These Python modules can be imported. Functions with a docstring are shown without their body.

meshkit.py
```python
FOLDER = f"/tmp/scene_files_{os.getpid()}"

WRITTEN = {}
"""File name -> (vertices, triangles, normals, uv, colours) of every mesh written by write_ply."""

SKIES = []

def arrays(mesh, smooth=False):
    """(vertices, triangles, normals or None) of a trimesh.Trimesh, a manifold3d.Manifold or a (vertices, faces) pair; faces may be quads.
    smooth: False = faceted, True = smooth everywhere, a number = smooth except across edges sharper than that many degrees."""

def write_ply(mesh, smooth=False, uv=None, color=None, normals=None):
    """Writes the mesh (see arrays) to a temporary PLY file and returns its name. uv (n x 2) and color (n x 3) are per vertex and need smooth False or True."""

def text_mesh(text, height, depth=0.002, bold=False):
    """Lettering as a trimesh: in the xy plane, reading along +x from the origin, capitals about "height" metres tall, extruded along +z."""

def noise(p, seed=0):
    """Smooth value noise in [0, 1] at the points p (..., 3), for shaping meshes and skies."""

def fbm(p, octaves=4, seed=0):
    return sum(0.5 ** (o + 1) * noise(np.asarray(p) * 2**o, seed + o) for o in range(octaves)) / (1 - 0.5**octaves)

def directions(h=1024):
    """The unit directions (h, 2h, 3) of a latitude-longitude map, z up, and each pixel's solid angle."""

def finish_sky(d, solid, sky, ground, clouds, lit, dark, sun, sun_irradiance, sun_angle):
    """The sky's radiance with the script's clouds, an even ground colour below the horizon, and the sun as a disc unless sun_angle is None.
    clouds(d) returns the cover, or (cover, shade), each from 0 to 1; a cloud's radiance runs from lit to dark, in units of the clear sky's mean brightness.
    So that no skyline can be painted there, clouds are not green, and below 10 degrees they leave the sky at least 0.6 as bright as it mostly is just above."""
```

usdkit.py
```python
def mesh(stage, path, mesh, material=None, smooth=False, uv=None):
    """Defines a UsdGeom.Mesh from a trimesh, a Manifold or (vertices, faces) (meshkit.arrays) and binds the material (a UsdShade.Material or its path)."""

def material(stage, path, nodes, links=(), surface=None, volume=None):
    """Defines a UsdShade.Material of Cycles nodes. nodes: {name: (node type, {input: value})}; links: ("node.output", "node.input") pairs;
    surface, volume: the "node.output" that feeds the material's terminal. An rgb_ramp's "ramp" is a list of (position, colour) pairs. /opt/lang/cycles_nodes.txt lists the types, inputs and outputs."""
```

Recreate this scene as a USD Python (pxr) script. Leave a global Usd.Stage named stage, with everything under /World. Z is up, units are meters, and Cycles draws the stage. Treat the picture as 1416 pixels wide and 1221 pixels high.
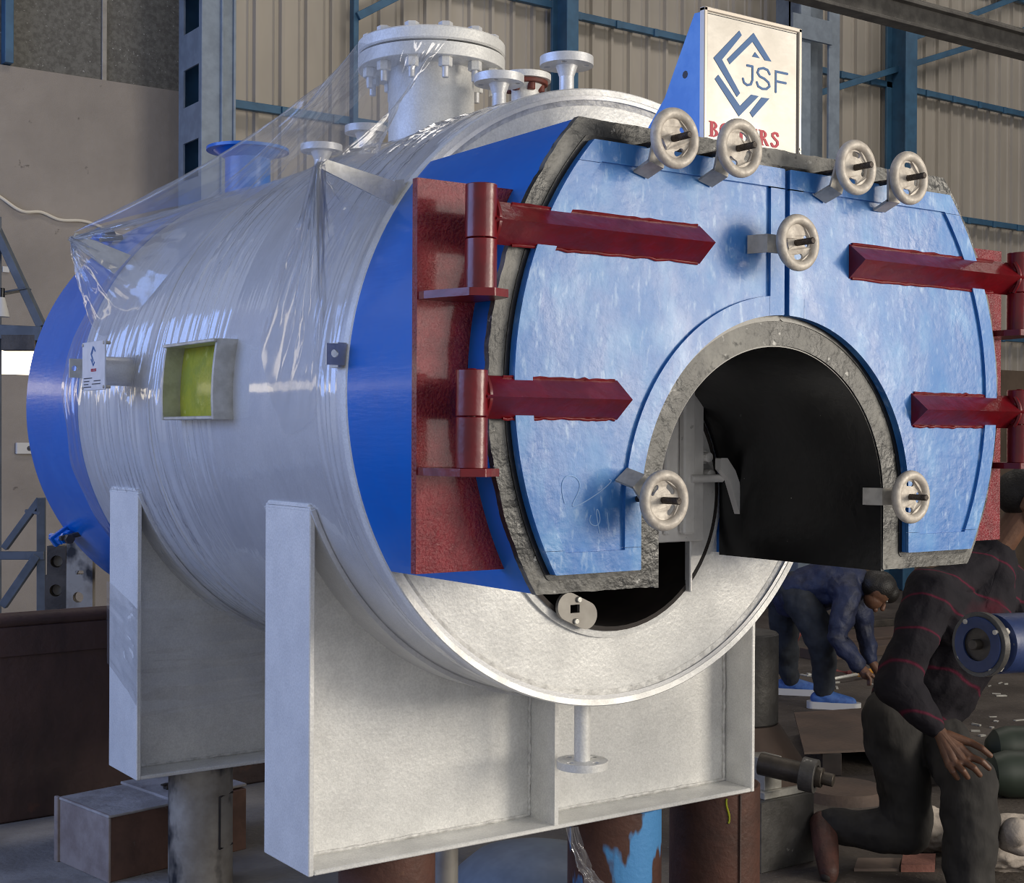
import math, random
import numpy as np, trimesh, manifold3d as m3, usdkit, meshkit
from shapely.geometry import Polygon, Point, box as sbox, LineString
from shapely.ops import unary_union
from pxr import Usd, UsdGeom, UsdLux, UsdShade, Gf, Sdf

random.seed(7); rng = np.random.default_rng(7)
stage = Usd.Stage.CreateInMemory()
UsdGeom.SetStageUpAxis(stage, 'Z'); UsdGeom.SetStageMetersPerUnit(stage, 1.0)
UsdGeom.Xform.Define(stage, '/World')

# ------------------------------------------------------------------ camera, light, exposure
CAM, YAW, PITCH, ROLL, FPX = np.array([-2.788, -3.716, 1.6625]), .6111, -.0029, .0048, 1965.0
F = np.array([math.sin(YAW) * math.cos(PITCH), math.cos(YAW) * math.cos(PITCH), math.sin(PITCH)])
R = np.cross(F, [0, 0, 1.]); R /= np.linalg.norm(R); U = np.cross(R, F)
R, U = math.cos(ROLL) * R + math.sin(ROLL) * U, -math.sin(ROLL) * R + math.cos(ROLL) * U
cam = UsdGeom.Camera.Define(stage, '/World/camera')
m = np.eye(4); m[0, :3], m[1, :3], m[2, :3], m[3, :3] = R, U, -F, CAM
cam.AddTransformOp().Set(Gf.Matrix4d(m.tolist()))
cam.CreateHorizontalApertureAttr(36.0); cam.CreateVerticalApertureAttr(36.0 * 1221 / 1416)
cam.CreateFocalLengthAttr(36.0 * FPX / 1416); cam.CreateClippingRangeAttr((.05, 500.)); cam.CreateExposureAttr(0.10)

def rect_light(name, pos, aim, w, h, color, power):
    l = UsdLux.RectLight.Define(stage, '/World/' + name)
    z = np.array(pos, float) - np.array(aim, float); z /= np.linalg.norm(z)
    x = np.cross([0, 0, 1.], z); x /= np.linalg.norm(x); y = np.cross(z, x)
    mm = np.eye(4); mm[0, :3], mm[1, :3], mm[2, :3], mm[3, :3] = x, y, z, pos
    l.AddTransformOp().Set(Gf.Matrix4d(mm.tolist()))
    l.CreateWidthAttr(w); l.CreateHeightAttr(h); l.CreateColorAttr(Gf.Vec3f(*color)); l.CreateIntensityAttr(power)
dome = UsdLux.DomeLight.Define(stage, '/World/sky_light')
dome.CreateColorAttr(Gf.Vec3f(.92, .95, 1.0)); dome.CreateIntensityAttr(.13)
rect_light('bay_door_daylight', (5.6, -7.2, 2.6), (0, -.5, 1.6), 3.0, 3.0, (1.0, .91, .77), 16.0)      # the shed's open bay door, in front on the right
rect_light('side_wall_skylight', (-8.6, 3.2, 4.0), (-.9, .9, 1.9), 8.0, 4.0, (.27, .445, 1.0), 3.9)     # open side of the shed on the left, sky beyond
rect_light('front_bay_daylight', (2.4, -9.5, 3.0), (0, 0, 1.5), 6.0, 3.4, (1.0, .95, .88), 2.5)      # added fill light out of view, brightening the fronts and the burner plate
rect_light('roof_skylight', (7.5, 3.6, 9.0), (7.5, 5.0, 3.0), 16.0, 1.2, (1.0, .93, .85), 4.4)          # added unseen light under the roof, brightening the back wall

# ------------------------------------------------------------------ helpers: names, things, parts
LOC = {}
def numbered(parent, name):
    p, k = f'{parent}/{name}', 0
    while stage.GetPrimAtPath(p): k += 1; p = f'{parent}/{name}_{k:03d}'
    return p
def tag(prim, label=None, cat=None, group=None, kind=None):
    for k, v in (('label', label), ('category', cat), ('group', group), ('kind', kind)):
        if v: prim.SetCustomDataByKey(k, v)
    return prim
def thing(name, label, cat, loc=(0, 0, 0), group=None, kind=None, rot=None):
    p = numbered('/World', name); x = UsdGeom.Xform.Define(stage, p)
    x.AddTranslateOp().Set(Gf.Vec3d(*map(float, loc)))
    if rot: x.AddRotateXYZOp().Set(Gf.Vec3f(*rot))
    LOC[p] = np.array(loc, float)
    return tag(x.GetPrim(), label, cat, group, kind)
def obj(name, mesh, mat, parent=None, smooth=32, label=None, kind=None, local=False):
    base = str(parent.GetPath()) if parent else '/World'
    p = numbered(base, name); off = LOC.get(base, np.zeros(3)); LOC[p] = off
    v, f = arr(mesh)
    if not local: v = v - off
    g = usdkit.mesh(stage, p, trimesh.Trimesh(v, f, process=False), M[mat], smooth)
    return tag(g.GetPrim(), label, None, None, kind)
def solo(name, mesh, mat, label, cat, group=None, kind=None, smooth=32):
    o = obj(name, mesh, mat, None, smooth); return tag(o, label, cat, group, kind)
def dup(root, loc, rot=(0, 0, 0), label=None, scale=None):
    was = root.GetCustomData(); p = numbered('/World', root.GetName().rsplit('_0', 1)[0]); x = UsdGeom.Xform.Define(stage, p)
    x.GetPrim().GetReferences().AddInternalReference(root.GetPath())
    x.ClearXformOpOrder(); ops = x.GetOrderedXformOps()
    mtx = trimesh.transformations.euler_matrix(*map(math.radians, rot)); 
    if scale: mtx = mtx @ np.diag([*scale, 1.])
    mtx[:3, 3] = loc
    x.MakeMatrixXform().Set(Gf.Matrix4d(mtx.T.tolist())); x.GetPrim().SetInstanceable(True)
    return tag(x.GetPrim(), label or was['label'], was['category'], was.get('group'))

# ------------------------------------------------------------------ helpers: shapes
def arr(mesh):
    if hasattr(mesh, 'to_mesh'):
        q = mesh.to_mesh(); return np.array(q.vert_properties[:, :3], float), np.array(q.tri_verts)
    if isinstance(mesh, (list,)): mesh = cat(*mesh)
    return np.array(mesh.vertices, float), np.array(mesh.faces)
def tm(mesh):
    v, f = arr(mesh); return trimesh.Trimesh(v, f, process=False)
def cat(*ms): return trimesh.util.concatenate([tm(q) for q in ms])
def hull(pts): return trimesh.convex.convex_hull(np.array(pts, float))
def box(x0, x1, y0, y1, z0, z1, c=.003):
    lo, hi = np.array([min(x0, x1), min(y0, y1), min(z0, z1)]), np.array([max(x0, x1), max(y0, y1), max(z0, z1)])
    c = min(c, .3 * (hi - lo).min()); pts = []
    for k in range(8):
        s = np.array([k & 1, k >> 1 & 1, k >> 2 & 1]); p = np.where(s, hi, lo); d = np.where(s, -c, c)
        for a in range(3):
            q = p + d; q[a] = p[a]; pts.append(q)
    return hull(pts)
def frame_to(axis):
    w = np.array(axis, float); w /= np.linalg.norm(w)
    u = np.cross(w, [0, 0, 1.]) if abs(w[2]) < .9 else np.cross(w, [1., 0, 0]); u /= np.linalg.norm(u)
    return u, np.cross(w, u), w
def lathe(profile, origin, axis=(0, 0, 1), n=40, a0=0, a1=2 * math.pi):
    """profile: (r, h) pairs from the axis outward and back; closed all round."""
    u, v, w = frame_to(axis); pr = np.array(profile, float); full = abs(a1 - a0 - 2 * math.pi) < 1e-6
    t = np.linspace(a0, a1, n + (0 if full else 1), endpoint=not full)
    k = len(pr); V = (np.array(origin, float) + pr[None, :, 1:2] * w + pr[None, :, 0:1] * (np.cos(t)[:, None, None] * u + np.sin(t)[:, None, None] * v)).reshape(-1, 3)
    Fs = []
    for i in range(n):
        j = (i + 1) % len(t)
        for q in range(k - 1):
            a, b, c, d = i * k + q, i * k + q + 1, j * k + q + 1, j * k + q; Fs += [[a, d, c], [a, c, b]]
    q = trimesh.Trimesh(V, Fs, process=False); q.merge_vertices(); q.update_faces(q.nondegenerate_faces()); return q
def cyl(p0, p1, r, n=32, r1=None, c=.002):
    p0, p1 = np.array(p0, float), np.array(p1, float); h = np.linalg.norm(p1 - p0); r1 = r if r1 is None else r1; c = min(c, h * .2, r * .2)
    return lathe([(0, 0), (r - c, 0), (r, c), (r1, h - c), (r1 - c, h), (0, h)], p0, p1 - p0, n)
def tube_ring(p0, p1, ro, ri, n=40):
    p0, p1 = np.array(p0, float), np.array(p1, float); h = np.linalg.norm(p1 - p0); c = .0015
    return lathe([(ri, 0), (ro - c, 0), (ro, c), (ro, h - c), (ro - c, h), (ri, h), (ri, 0)], p0, p1 - p0, n)
def bar(p0, p1, w, h, up=(0, 0, 1), c=.003):
    p0, p1 = np.array(p0, float), np.array(p1, float); d = p1 - p0; L = np.linalg.norm(d); d /= L
    s = np.cross(d, up); s /= np.linalg.norm(s); t = np.cross(s, d)
    q = box(0, L, -w / 2, w / 2, -h / 2, h / 2, c); q.vertices = p0 + q.vertices @ np.array([d, s, t]) if np.linalg.det(np.array([d, s, t])) > 0 else p0 + q.vertices @ np.array([d, -s, t]); return q
def ext(poly, y0, y1, plane='xz'):
    """A shapely polygon of (x, z) [or (y, z), or (x, y)] extruded from y0 to y1 along the third axis."""
    out = []
    for g in getattr(poly, 'geoms', [poly]):
        if g.is_empty or g.area < 1e-7: continue
        e = trimesh.creation.extrude_polygon(g, abs(y1 - y0), engine='earcut'); v = e.vertices.copy()
        if plane == 'xz': e.vertices = np.stack([v[:, 0], max(y0, y1) - v[:, 2], v[:, 1]], 1)
        elif plane == 'yz': e.vertices = np.stack([min(y0, y1) + v[:, 2], v[:, 0], v[:, 1]], 1)
        else: e.vertices = np.stack([v[:, 0], v[:, 1], min(y0, y1) + v[:, 2]], 1)
        out.append(e)
    return cat(*out)
def tube(pts, r, n=10, smooth=True):
    p = np.array(pts, float)
    if smooth and len(p) > 2:
        from scipy.interpolate import CubicSpline
        s = np.r_[0, np.cumsum(np.linalg.norm(np.diff(p, axis=0), axis=1))]; p = CubicSpline(s, p)(np.linspace(0, s[-1], 8 * len(p)))
    t = np.gradient(p, axis=0); t /= np.linalg.norm(t, axis=1, keepdims=True); V = []; u = frame_to(t[0])[0]
    for i in range(len(p)):
        u = u - t[i] * (u @ t[i]); u /= np.linalg.norm(u); w = np.cross(t[i], u)
        for k in range(n): a = 2 * math.pi * k / n; V.append(p[i] + r * (math.cos(a) * u + math.sin(a) * w))
    Fs = []
    for i in range(len(p) - 1):
        for k in range(n): a, b, c, d = i * n + k, i * n + (k + 1) % n, (i + 1) * n + (k + 1) % n, (i + 1) * n + k; Fs += [[a, b, c], [a, c, d]]
    e = len(p) - 1
    for k in range(1, n - 1): Fs += [[0, k + 1, k], [e * n, e * n + k, e * n + k + 1]]
    return trimesh.Trimesh(V, Fs, process=False)
def grid(P):
    """(n, m, 3) points as an open sheet."""
    n, k = P.shape[:2]; i, j = np.meshgrid(np.arange(n - 1), np.arange(k - 1), indexing='ij'); a = (i * k + j).ravel()
    return trimesh.Trimesh(P.reshape(-1, 3), np.vstack([np.stack([a, a + 1, a + k + 1], 1), np.stack([a, a + k + 1, a + k], 1)]), process=False)
def prism(pts2, p0, d, u, v):
    """Extrudes a convex 2D outline (in axes u, v at p0) along the vector d."""
    p0, d, u, v = map(lambda q: np.array(q, float), (p0, d, u, v)); a = [p0 + x * u + y * v for x, y in pts2]; return hull(a + [q + d for q in a])
def arc(cx, cz, r, a0, a1, n=48): return [(cx + r * math.cos(t), cz + r * math.sin(t)) for t in np.linspace(a0, a1, n)]
def hexnut(p, axis, r, h):
    u, v, w = frame_to(axis); p = np.array(p, float)
    return hull([p + s * w + (r - (.08 * r if s in (0, h) else 0)) * (math.cos(a) * u + math.sin(a) * v) for s in (0, .08 * h, .92 * h, h) for a in np.arange(6) * math.pi / 3])

# ------------------------------------------------------------------ materials
UsdGeom.Scope.Define(stage, '/World/Looks'); M = {}
def mat(name, base, var=None, scale=6, edge=(.4, .62), rough=.5, rvar=0, metal=0, bump=0, bscale=60, vec=(1, 1, 1), coat=0, spot=None, random_tone=0, spec=.5, detail=5, bvec=None, grain=0):
    """Principled with: base -> var by noise; spot = (colour, scale, lo, hi, vec); fine value grain; noise bump."""
    n = {'g': ('geometry', {}), 'mp': ('mapping', {'scale': vec}), 'n': ('noise_texture', {'scale': scale, 'detail': detail, 'roughness': .6}), 'p': ('principled_bsdf', {'metallic': metal, 'roughness': rough, 'coat_weight': coat, 'coat_roughness': .12, 'specular_ior_level': spec})}
    l = [('g.position', 'mp.vector'), ('mp.vector', 'n.vector')]
    if var is None: n['c'] = ('color', {'value': base}); out = 'c.color'
    else: n['r'] = ('rgb_ramp', {'ramp': [(edge[0], base), (edge[1], var)]}); l.append(('n.fac', 'r.fac')); out = 'r.color'
    if grain:
        n['gn'] = ('noise_texture', {'scale': 160, 'detail': 3}); n['gr'] = ('rgb_ramp', {'ramp': [(.35, (1 - grain,) * 3), (.65, (1 + grain,) * 3)]}); n['gm'] = ('mix_color', {'blend_type': 'multiply', 'fac': 1.0, 'use_clamp': False})
        l += [('g.position', 'gn.vector'), ('gn.fac', 'gr.fac'), (out, 'gm.a'), ('gr.color', 'gm.b')]; out = 'gm.result'
    for q, s in enumerate([] if not spot else (spot if isinstance(spot, list) else [spot])):
        n[f'sm{q}'] = ('mapping', {'scale': s[4] if len(s) > 4 else (1, 1, 1), 'location': (3.1 * q, 1.7 * q, 0)}); n[f's{q}'] = ('noise_texture', {'scale': s[1], 'detail': 4, 'roughness': .55}); n[f'sr{q}'] = ('rgb_ramp', {'ramp': [(s[2], (0, 0, 0)), (s[3], (1, 1, 1))]}); n[f'sx{q}'] = ('mix_color', {'b': s[0]})
        l += [('g.position', f'sm{q}.vector'), (f'sm{q}.vector', f's{q}.vector'), (f's{q}.fac', f'sr{q}.fac'), (f'sr{q}.color', f'sx{q}.fac'), (out, f'sx{q}.a')]; out = f'sx{q}.result'
    if random_tone:
        n['oi'] = ('object_info', {}); n['or'] = ('rgb_ramp', {'ramp': [(0, (1 - random_tone,) * 3), (1, (1 + random_tone,) * 3)]}); n['om'] = ('mix_color', {'blend_type': 'multiply', 'fac': 1.0, 'use_clamp': False})
        l += [('oi.random', 'or.fac'), (out, 'om.a'), ('or.color', 'om.b')]; out = 'om.result'
    l.append((out, 'p.base_color'))
    if rvar: n['mr'] = ('map_range', {'from_min': .3, 'from_max': .7, 'to_min': max(.02, rough - rvar), 'to_max': min(1., rough + rvar)}); l += [('n.fac', 'mr.value'), ('mr.result', 'p.roughness')]
    if bump:
        n['bm'] = ('mapping', {'scale': bvec or (1, 1, 1)}); n['bn'] = ('noise_texture', {'scale': bscale, 'detail': 4}); n['b'] = ('bump', {'strength': 1.0, 'distance': bump}); l += [('g.position', 'bm.vector'), ('bm.vector', 'bn.vector'), ('bn.fac', 'b.height'), ('b.normal', 'p.normal')]
    M[name] = usdkit.material(stage, '/World/Looks/' + name, n, l, 'p.BSDF'); return name
mat('silver', (.76, .76, .765), (.66, .66, .67), 5, rough=.42, rvar=.08, metal=.3, bump=.0006, bscale=140, grain=.05)
mat('silver_lit', (.82, .815, .79), (.71, .705, .685), 7, rough=.45, rvar=.08, metal=.15, bump=.0012, bscale=90, grain=.07)  # the same silver paint, with the stronger light on it put into the colour
mat('weld', (.80, .79, .76), (.55, .54, .52), 30, rough=.5, metal=.1, bump=.003, bscale=80)
mat('blue', (.0003, .155, .60), (.0003, .13, .53), 4, rough=.3, rvar=.08, bump=.0006, bscale=30, bvec=(1, .3, 3), coat=.25)
mat('door_blue', (.018, .135, .45), (.045, .205, .56), 7, (.34, .62), rough=.42, rvar=.12, bump=.0018, bscale=42, coat=.12, spot=[((.12, .33, .66), 11, .48, .78, (1, 1, .6)), ((.33, .50, .76), 55, .58, .80, (1, 1, .35))], vec=(1, 1, .6))
mat('sign_blue', (.08, .30, .78), (.13, .37, .84), 12, rough=.4, bump=.001, bscale=50, coat=.2)
mat('maroon', (.185, .006, .011), (.13, .004, .008), 14, rough=.3, rvar=.06, bump=.0016, bscale=30, coat=.12)
mat('maroon_plate', (.27, .016, .024), (.19, .010, .016), 20, rough=.27, bump=.008, bscale=120, coat=.5)
mat('gasket', (.018, .018, .018), (.27, .26, .235), 4.5, (.45, .66), rough=.45, rvar=.15, bump=.004, bscale=45, spot=[((.02, .02, .02), 26, .60, .70), ((.40, .39, .36), 40, .66, .72)])
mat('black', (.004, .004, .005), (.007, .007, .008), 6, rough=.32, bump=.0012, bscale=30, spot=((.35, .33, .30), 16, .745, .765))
mat('dark_steel', (.10, .085, .07), (.06, .052, .045), 8, rough=.5, metal=.6, bump=.001, bscale=80)
mat('soot', (.022, .017, .015), (.04, .03, .026), 8, rough=.7)
mat('grey_plate', (.82, .80, .77), (.72, .70, .68), 10, rough=.4, metal=.3, bump=.001, bscale=60, spot=((.55, .54, .52), 25, .66, .70))
mat('wheel', (.60, .545, .475), (.46, .41, .355), 40, rough=.55, rvar=.1, metal=.12, bump=.0012, bscale=120)
mat('clip', (.58, .54, .48), (.45, .42, .37), 30, rough=.45, metal=.2)
mat('stud', (.09, .075, .065), (.05, .04, .035), 60, rough=.5, metal=.6, bump=.002, bscale=300)
mat('sign_face', (.50, .475, .44), (.42, .395, .36), 6, rough=.46, metal=.75, bump=.0004, bscale=30)
mat('sign_edge', (.62, .55, .47), None, rough=.35, metal=.4)
mat('chalk_blue', (.30, .48, .78), None, rough=.8); mat('logo_blue', (.035, .13, .33), None, rough=.5); mat('logo_red', (.52, .012, .045), None, rough=.5); mat('print_dark', (.06, .06, .07), None, rough=.6)
mat('red_primer', (.16, .035, .022), (.11, .025, .017), 20, rough=.6, bump=.001)
mat('yellow', (.42, .42, .012), (.30, .34, .015), 14, rough=.3, bump=.004, bscale=25, coat=.4, spot=((.55, .55, .10), 20, .62, .70))
mat('aluminium', (.62, .61, .57), (.48, .47, .43), 20, rough=.4, metal=.5, bump=.0008, bscale=80)
mat('concrete', (.36, .315, .27), (.28, .245, .21), 1.4, (.35, .68), rough=.85, bump=.004, bscale=18, spot=((.12, .10, .085), 9, .70, .76), grain=.06)
mat('upper_board', (.095, .09, .08), (.15, .145, .13), 30, (.4, .6), rough=.7, bump=.002, bscale=60, spot=((.42, .42, .40), 45, .66, .72))
mat('dado', (.17, .12, .085), (.12, .085, .06), 2, rough=.85, bump=.004, bscale=18)
mat('cladding', (.43, .39, .335), (.36, .325, .28), 1.6, (.35, .65), rough=.55, vec=(1, 1, .3), random_tone=.04)
mat('steel_blue', (.045, .13, .23), (.035, .10, .18), 6, rough=.45)
mat('frame_grey', (.10, .12, .15), (.07, .085, .105), 8, rough=.5)
mat('steel_grey_blue', (.24, .29, .35), (.19, .23, .28), 8, rough=.45)
mat('beam_grey', (.085, .078, .07), (.14, .13, .115), 6, rough=.6, bump=.003, bscale=40)
M['floor'] = usdkit.material(stage, '/World/Looks/floor', {'g': ('geometry', {}), 'n': ('noise_texture', {'scale': 2.6, 'detail': 6}), 'r': ('rgb_ramp', {'ramp': [(.36, (.20, .19, .18)), (.62, (.38, .365, .35))]}), 'r2': ('rgb_ramp', {'ramp': [(.36, (.045, .034, .028)), (.62, (.095, .078, .066))]}), 'sx': ('separate_xyz', {}), 'mr': ('map_range', {'from_min': -.2, 'from_max': 1.6, 'clamp': True}), 'm': ('mix_color', {}), 'n2': ('noise_texture', {'scale': 70, 'detail': 3}), 'sr': ('rgb_ramp', {'ramp': [(.68, (0, 0, 0)), (.72, (1, 1, 1))]}), 'm2': ('mix_color', {'b': (.30, .28, .26)}), 'ad': ('math', {'math_type': 'multiply_add', 'value2': 2.0, 'value3': -1.0}), 'sm': ('math', {'math_type': 'add'}), 'b': ('bump', {'distance': .005}), 'bn': ('noise_texture', {'scale': 38, 'detail': 4}), 'p': ('principled_bsdf', {'roughness': .8})},
    [('g.position', 'n.vector'), ('n.fac', 'r.fac'), ('n.fac', 'r2.fac'), ('g.position', 'sx.vector'), ('n.fac', 'ad.value1'), ('sx.x', 'sm.value1'), ('ad.value', 'sm.value2'), ('sm.value', 'mr.value'), ('mr.result', 'm.fac'), ('r.color', 'm.a'), ('r2.color', 'm.b'), ('g.position', 'n2.vector'), ('n2.fac', 'sr.fac'), ('sr.color', 'm2.fac'), ('m.result', 'm2.a'), ('m2.result', 'p.base_color'), ('g.position', 'bn.vector'), ('bn.fac', 'b.height'), ('b.normal', 'p.normal')], 'p.BSDF')
mat('rust', (.115, .048, .033), (.066, .031, .023), 5, rough=.6, metal=.1, bump=.003, bscale=50, spot=[((.14, .065, .04), 26, .66, .76), ((.5, .49, .48), 45, .775, .79)])
mat('rust_dark', (.105, .058, .046), (.062, .037, .031), 4, rough=.6, bump=.004, bscale=30, vec=(1, 1, .4), spot=[((.13, .06, .04), 9, .64, .76), ((.5, .48, .45), 60, .775, .79)])
mat('rust_blue', (.115, .050, .034), (.07, .033, .025), 6, rough=.55, metal=.1, bump=.002, spot=[((.10, .34, .70), 4.5, .575, .60, (1, 1, .35)), ((.5, .49, .48), 45, .775, .79)])
mat('burnt', (.42, .38, .32), (.28, .245, .20), 6, rough=.5, metal=.3, bump=.001, spot=((.028, .028, .032), 5.5, .53, .64, (1, 1, .7)))
mat('pale_pipe', (.33, .31, .28), (.26, .24, .215), 10, rough=.45, metal=.3)
mat('crate_top', (.46, .43, .41), (.33, .30, .28), 9, rough=.8, bump=.004, bscale=50, spot=((.05, .035, .03), 7, .70, .76))
mat('crate_side', (.19, .10, .07), (.12, .066, .048), 7, rough=.75, bump=.003, bscale=40, spot=[((.25, .20, .17), 14, .66, .74), ((.03, .02, .018), 5, .70, .75)])
mat('crate_end', (.34, .285, .26), (.25, .20, .18), 9, rough=.75, bump=.003, bscale=40)
mat('white_plastic', (.62, .60, .56), None, rough=.5); mat('wire', (.75, .68, .55), None, rough=.5)
mat('plate_paint', (.66, .67, .70), (.60, .61, .64), 20, rough=.35)
mat('daylight', (.8, .8, .8))
M['daylight'] = usdkit.material(stage, '/World/Looks/window_daylight', {'e': ('emission', {'color': (1.0, .86, .64), 'strength': 2.1})}, [], 'e.emission')
def film_mat(name, haze, rough, f0=.05, f1=.75):
    """Thin clear sheet: reflects more at grazing angles from either side, with a little milky haze."""
    M[name] = usdkit.material(stage, '/World/Looks/' + name, {'w': ('layer_weight', {'blend': .5}), 'pw': ('math', {'math_type': 'power', 'value2': 3.2}), 'ma': ('math', {'math_type': 'multiply_add', 'value2': f1, 'value3': f0, 'use_clamp': True}), 'g': ('glossy_bsdf', {'color': (1, 1, 1), 'roughness': rough}), 't': ('transparent_bsdf', {'color': (.97, .97, .97)}), 'd': ('diffuse_bsdf', {'color': (.85, .87, .9)}), 'm': ('mix_closure', {}), 'h': ('mix_closure', {'fac': haze})},
        [('w.facing', 'pw.value1'), ('pw.value', 'ma.value1'), ('ma.value', 'm.fac'), ('t.BSDF', 'm.closure1'), ('g.BSDF', 'm.closure2'), ('m.closure', 'h.closure1'), ('d.BSDF', 'h.closure2')], 'h.closure')
film_mat('film', .05, .07, .095, .6); film_mat('film_tent', .11, .09, .06, .42)

# ------------------------------------------------------------------ the shed
ZC, RS, Z0 = 1.785, .945, -.10            # boiler axis height, shell radius
YW = 7.5                        # back wall
fl = obj('floor', box(-9, 18, -6, 12, Z0 - .2, Z0, .0), 'floor', smooth=False); tag(fl, 'dirty dark concrete workshop floor with dust and oil stains', 'floor', kind='structure')
wl = ext(unary_union([sbox(-9, Z0, 1.70, 2.13), sbox(-9, 2.40, 1.70, 4.51), sbox(.80, 2.13, 1.70, 2.40), sbox(-9, 2.13, -8.6, 2.40)]), YW, YW + .25)
wb = obj('wall_back', wl, 'concrete', smooth=False); tag(wb, 'grey-brown plastered concrete wall behind the boiler at the left, below the dark boards', 'wall', kind='structure')
obj('dado', box(1.70, 18, YW + .02, YW + .25, Z0, 2.55), 'dado', wb)
wx = obj('window_1', box(-8.6, .80, YW + .10, YW + .14, 2.13, 2.40), 'daylight', smooth=False); tag(wx, 'bright low strip window in the concrete wall at the left edge', 'window', kind='structure')
for k, (a, b) in enumerate([(-3.2, -1.45), (-1.43, .30), (.33, 1.06), (1.085, 1.72)]):
    obj('upper_board', box(a, b, YW + .05, YW + .09, 4.515, 9), 'upper_board', wb)
obj('joint_strip', box(1.055, 1.095, YW + .03, YW + .06, 4.5, 9), 'pale_pipe', wb); obj('joint_strip', box(.27, .335, YW - .06, YW + .05, 4.52, 9), 'steel_blue', wb, label='blue painted steel post at the edge of the boards')
ce = tag(obj('ceiling', box(-9, 18.2, -4.5, YW + .3, 9.25, 9.35, 0), 'beam_grey', smooth=False), 'dark roof of the shed', 'ceiling', kind='structure')
wr = tag(obj('wall_right', box(18, 18.2, -4.5, YW + .3, Z0, 9.3, 0), 'cladding', smooth=False), 'far right wall of the shed', 'wall', kind='structure')
# corrugated sheets: trapezoid ribs
def sheet(x0, w):
    pr = []; n = 4; p = w / n
    for k in range(n):
        for dx, dy in ((0, 0), (.50, 0), (.56, -.012), (.60, 0), (.74, 0), (.80, -.035), (.92, -.035), (.98, 0)): pr.append((x0 + (k + dx) * p, YW + .10 + dy))
    pr.append((x0 + w, YW + .10)); a = np.array(pr); P = np.zeros((len(a), 2, 3)); P[:, :, 0] = a[:, :1]; P[:, :, 1] = a[:, 1:]; P[:, 0, 2] = 2.5; P[:, 1, 2] = 9.2
    Q = P[::-1].copy(); Q[:, :, 1] += .004
    return cat(grid(P), grid(Q))
for k in range(17): obj('cladding_sheet', sheet(1.72 + k * .98, .98), 'cladding', wb, smooth=False)
def column(name, mesh, mt, label): return tag(obj(name, mesh, mt, smooth=False), label, 'steel column', kind='structure')
# built-up column with battens at the left
lat = sbox(6.78, Z0, 7.24, 9)
for k in range(15): lat = lat.difference(sbox(6.83, .19 + k * .585, 7.14, .49 + k * .585))
cl = column('column', ext(lat, 1.585, 1.60, 'yz'), 'steel_grey_blue', 'blue-grey built-up steel column with batten openings near the left')
obj('channel', cat(box(1.58, 1.86, 6.76, 6.785, Z0, 9), box(1.84, 1.86, 6.74, 7.24, Z0, 9)), 'steel_grey_blue', cl); obj('channel_lip', box(1.735, 1.75, 6.73, 6.77, Z0, 9), 'steel_grey_blue', cl)
obj('far_plate', box(1.60, 1.86, 7.22, 7.24, Z0, 9), 'steel_blue', cl)
column('column', cat(box(5.50, 5.64, 7.22, 7.24, Z0, 9), box(5.565, 5.58, 7.23, 7.48, Z0, 9), box(5.50, 5.64, 7.46, 7.49, Z0, 9)), 'steel_blue', 'blue steel column rising behind the small flanged nozzle')
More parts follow.
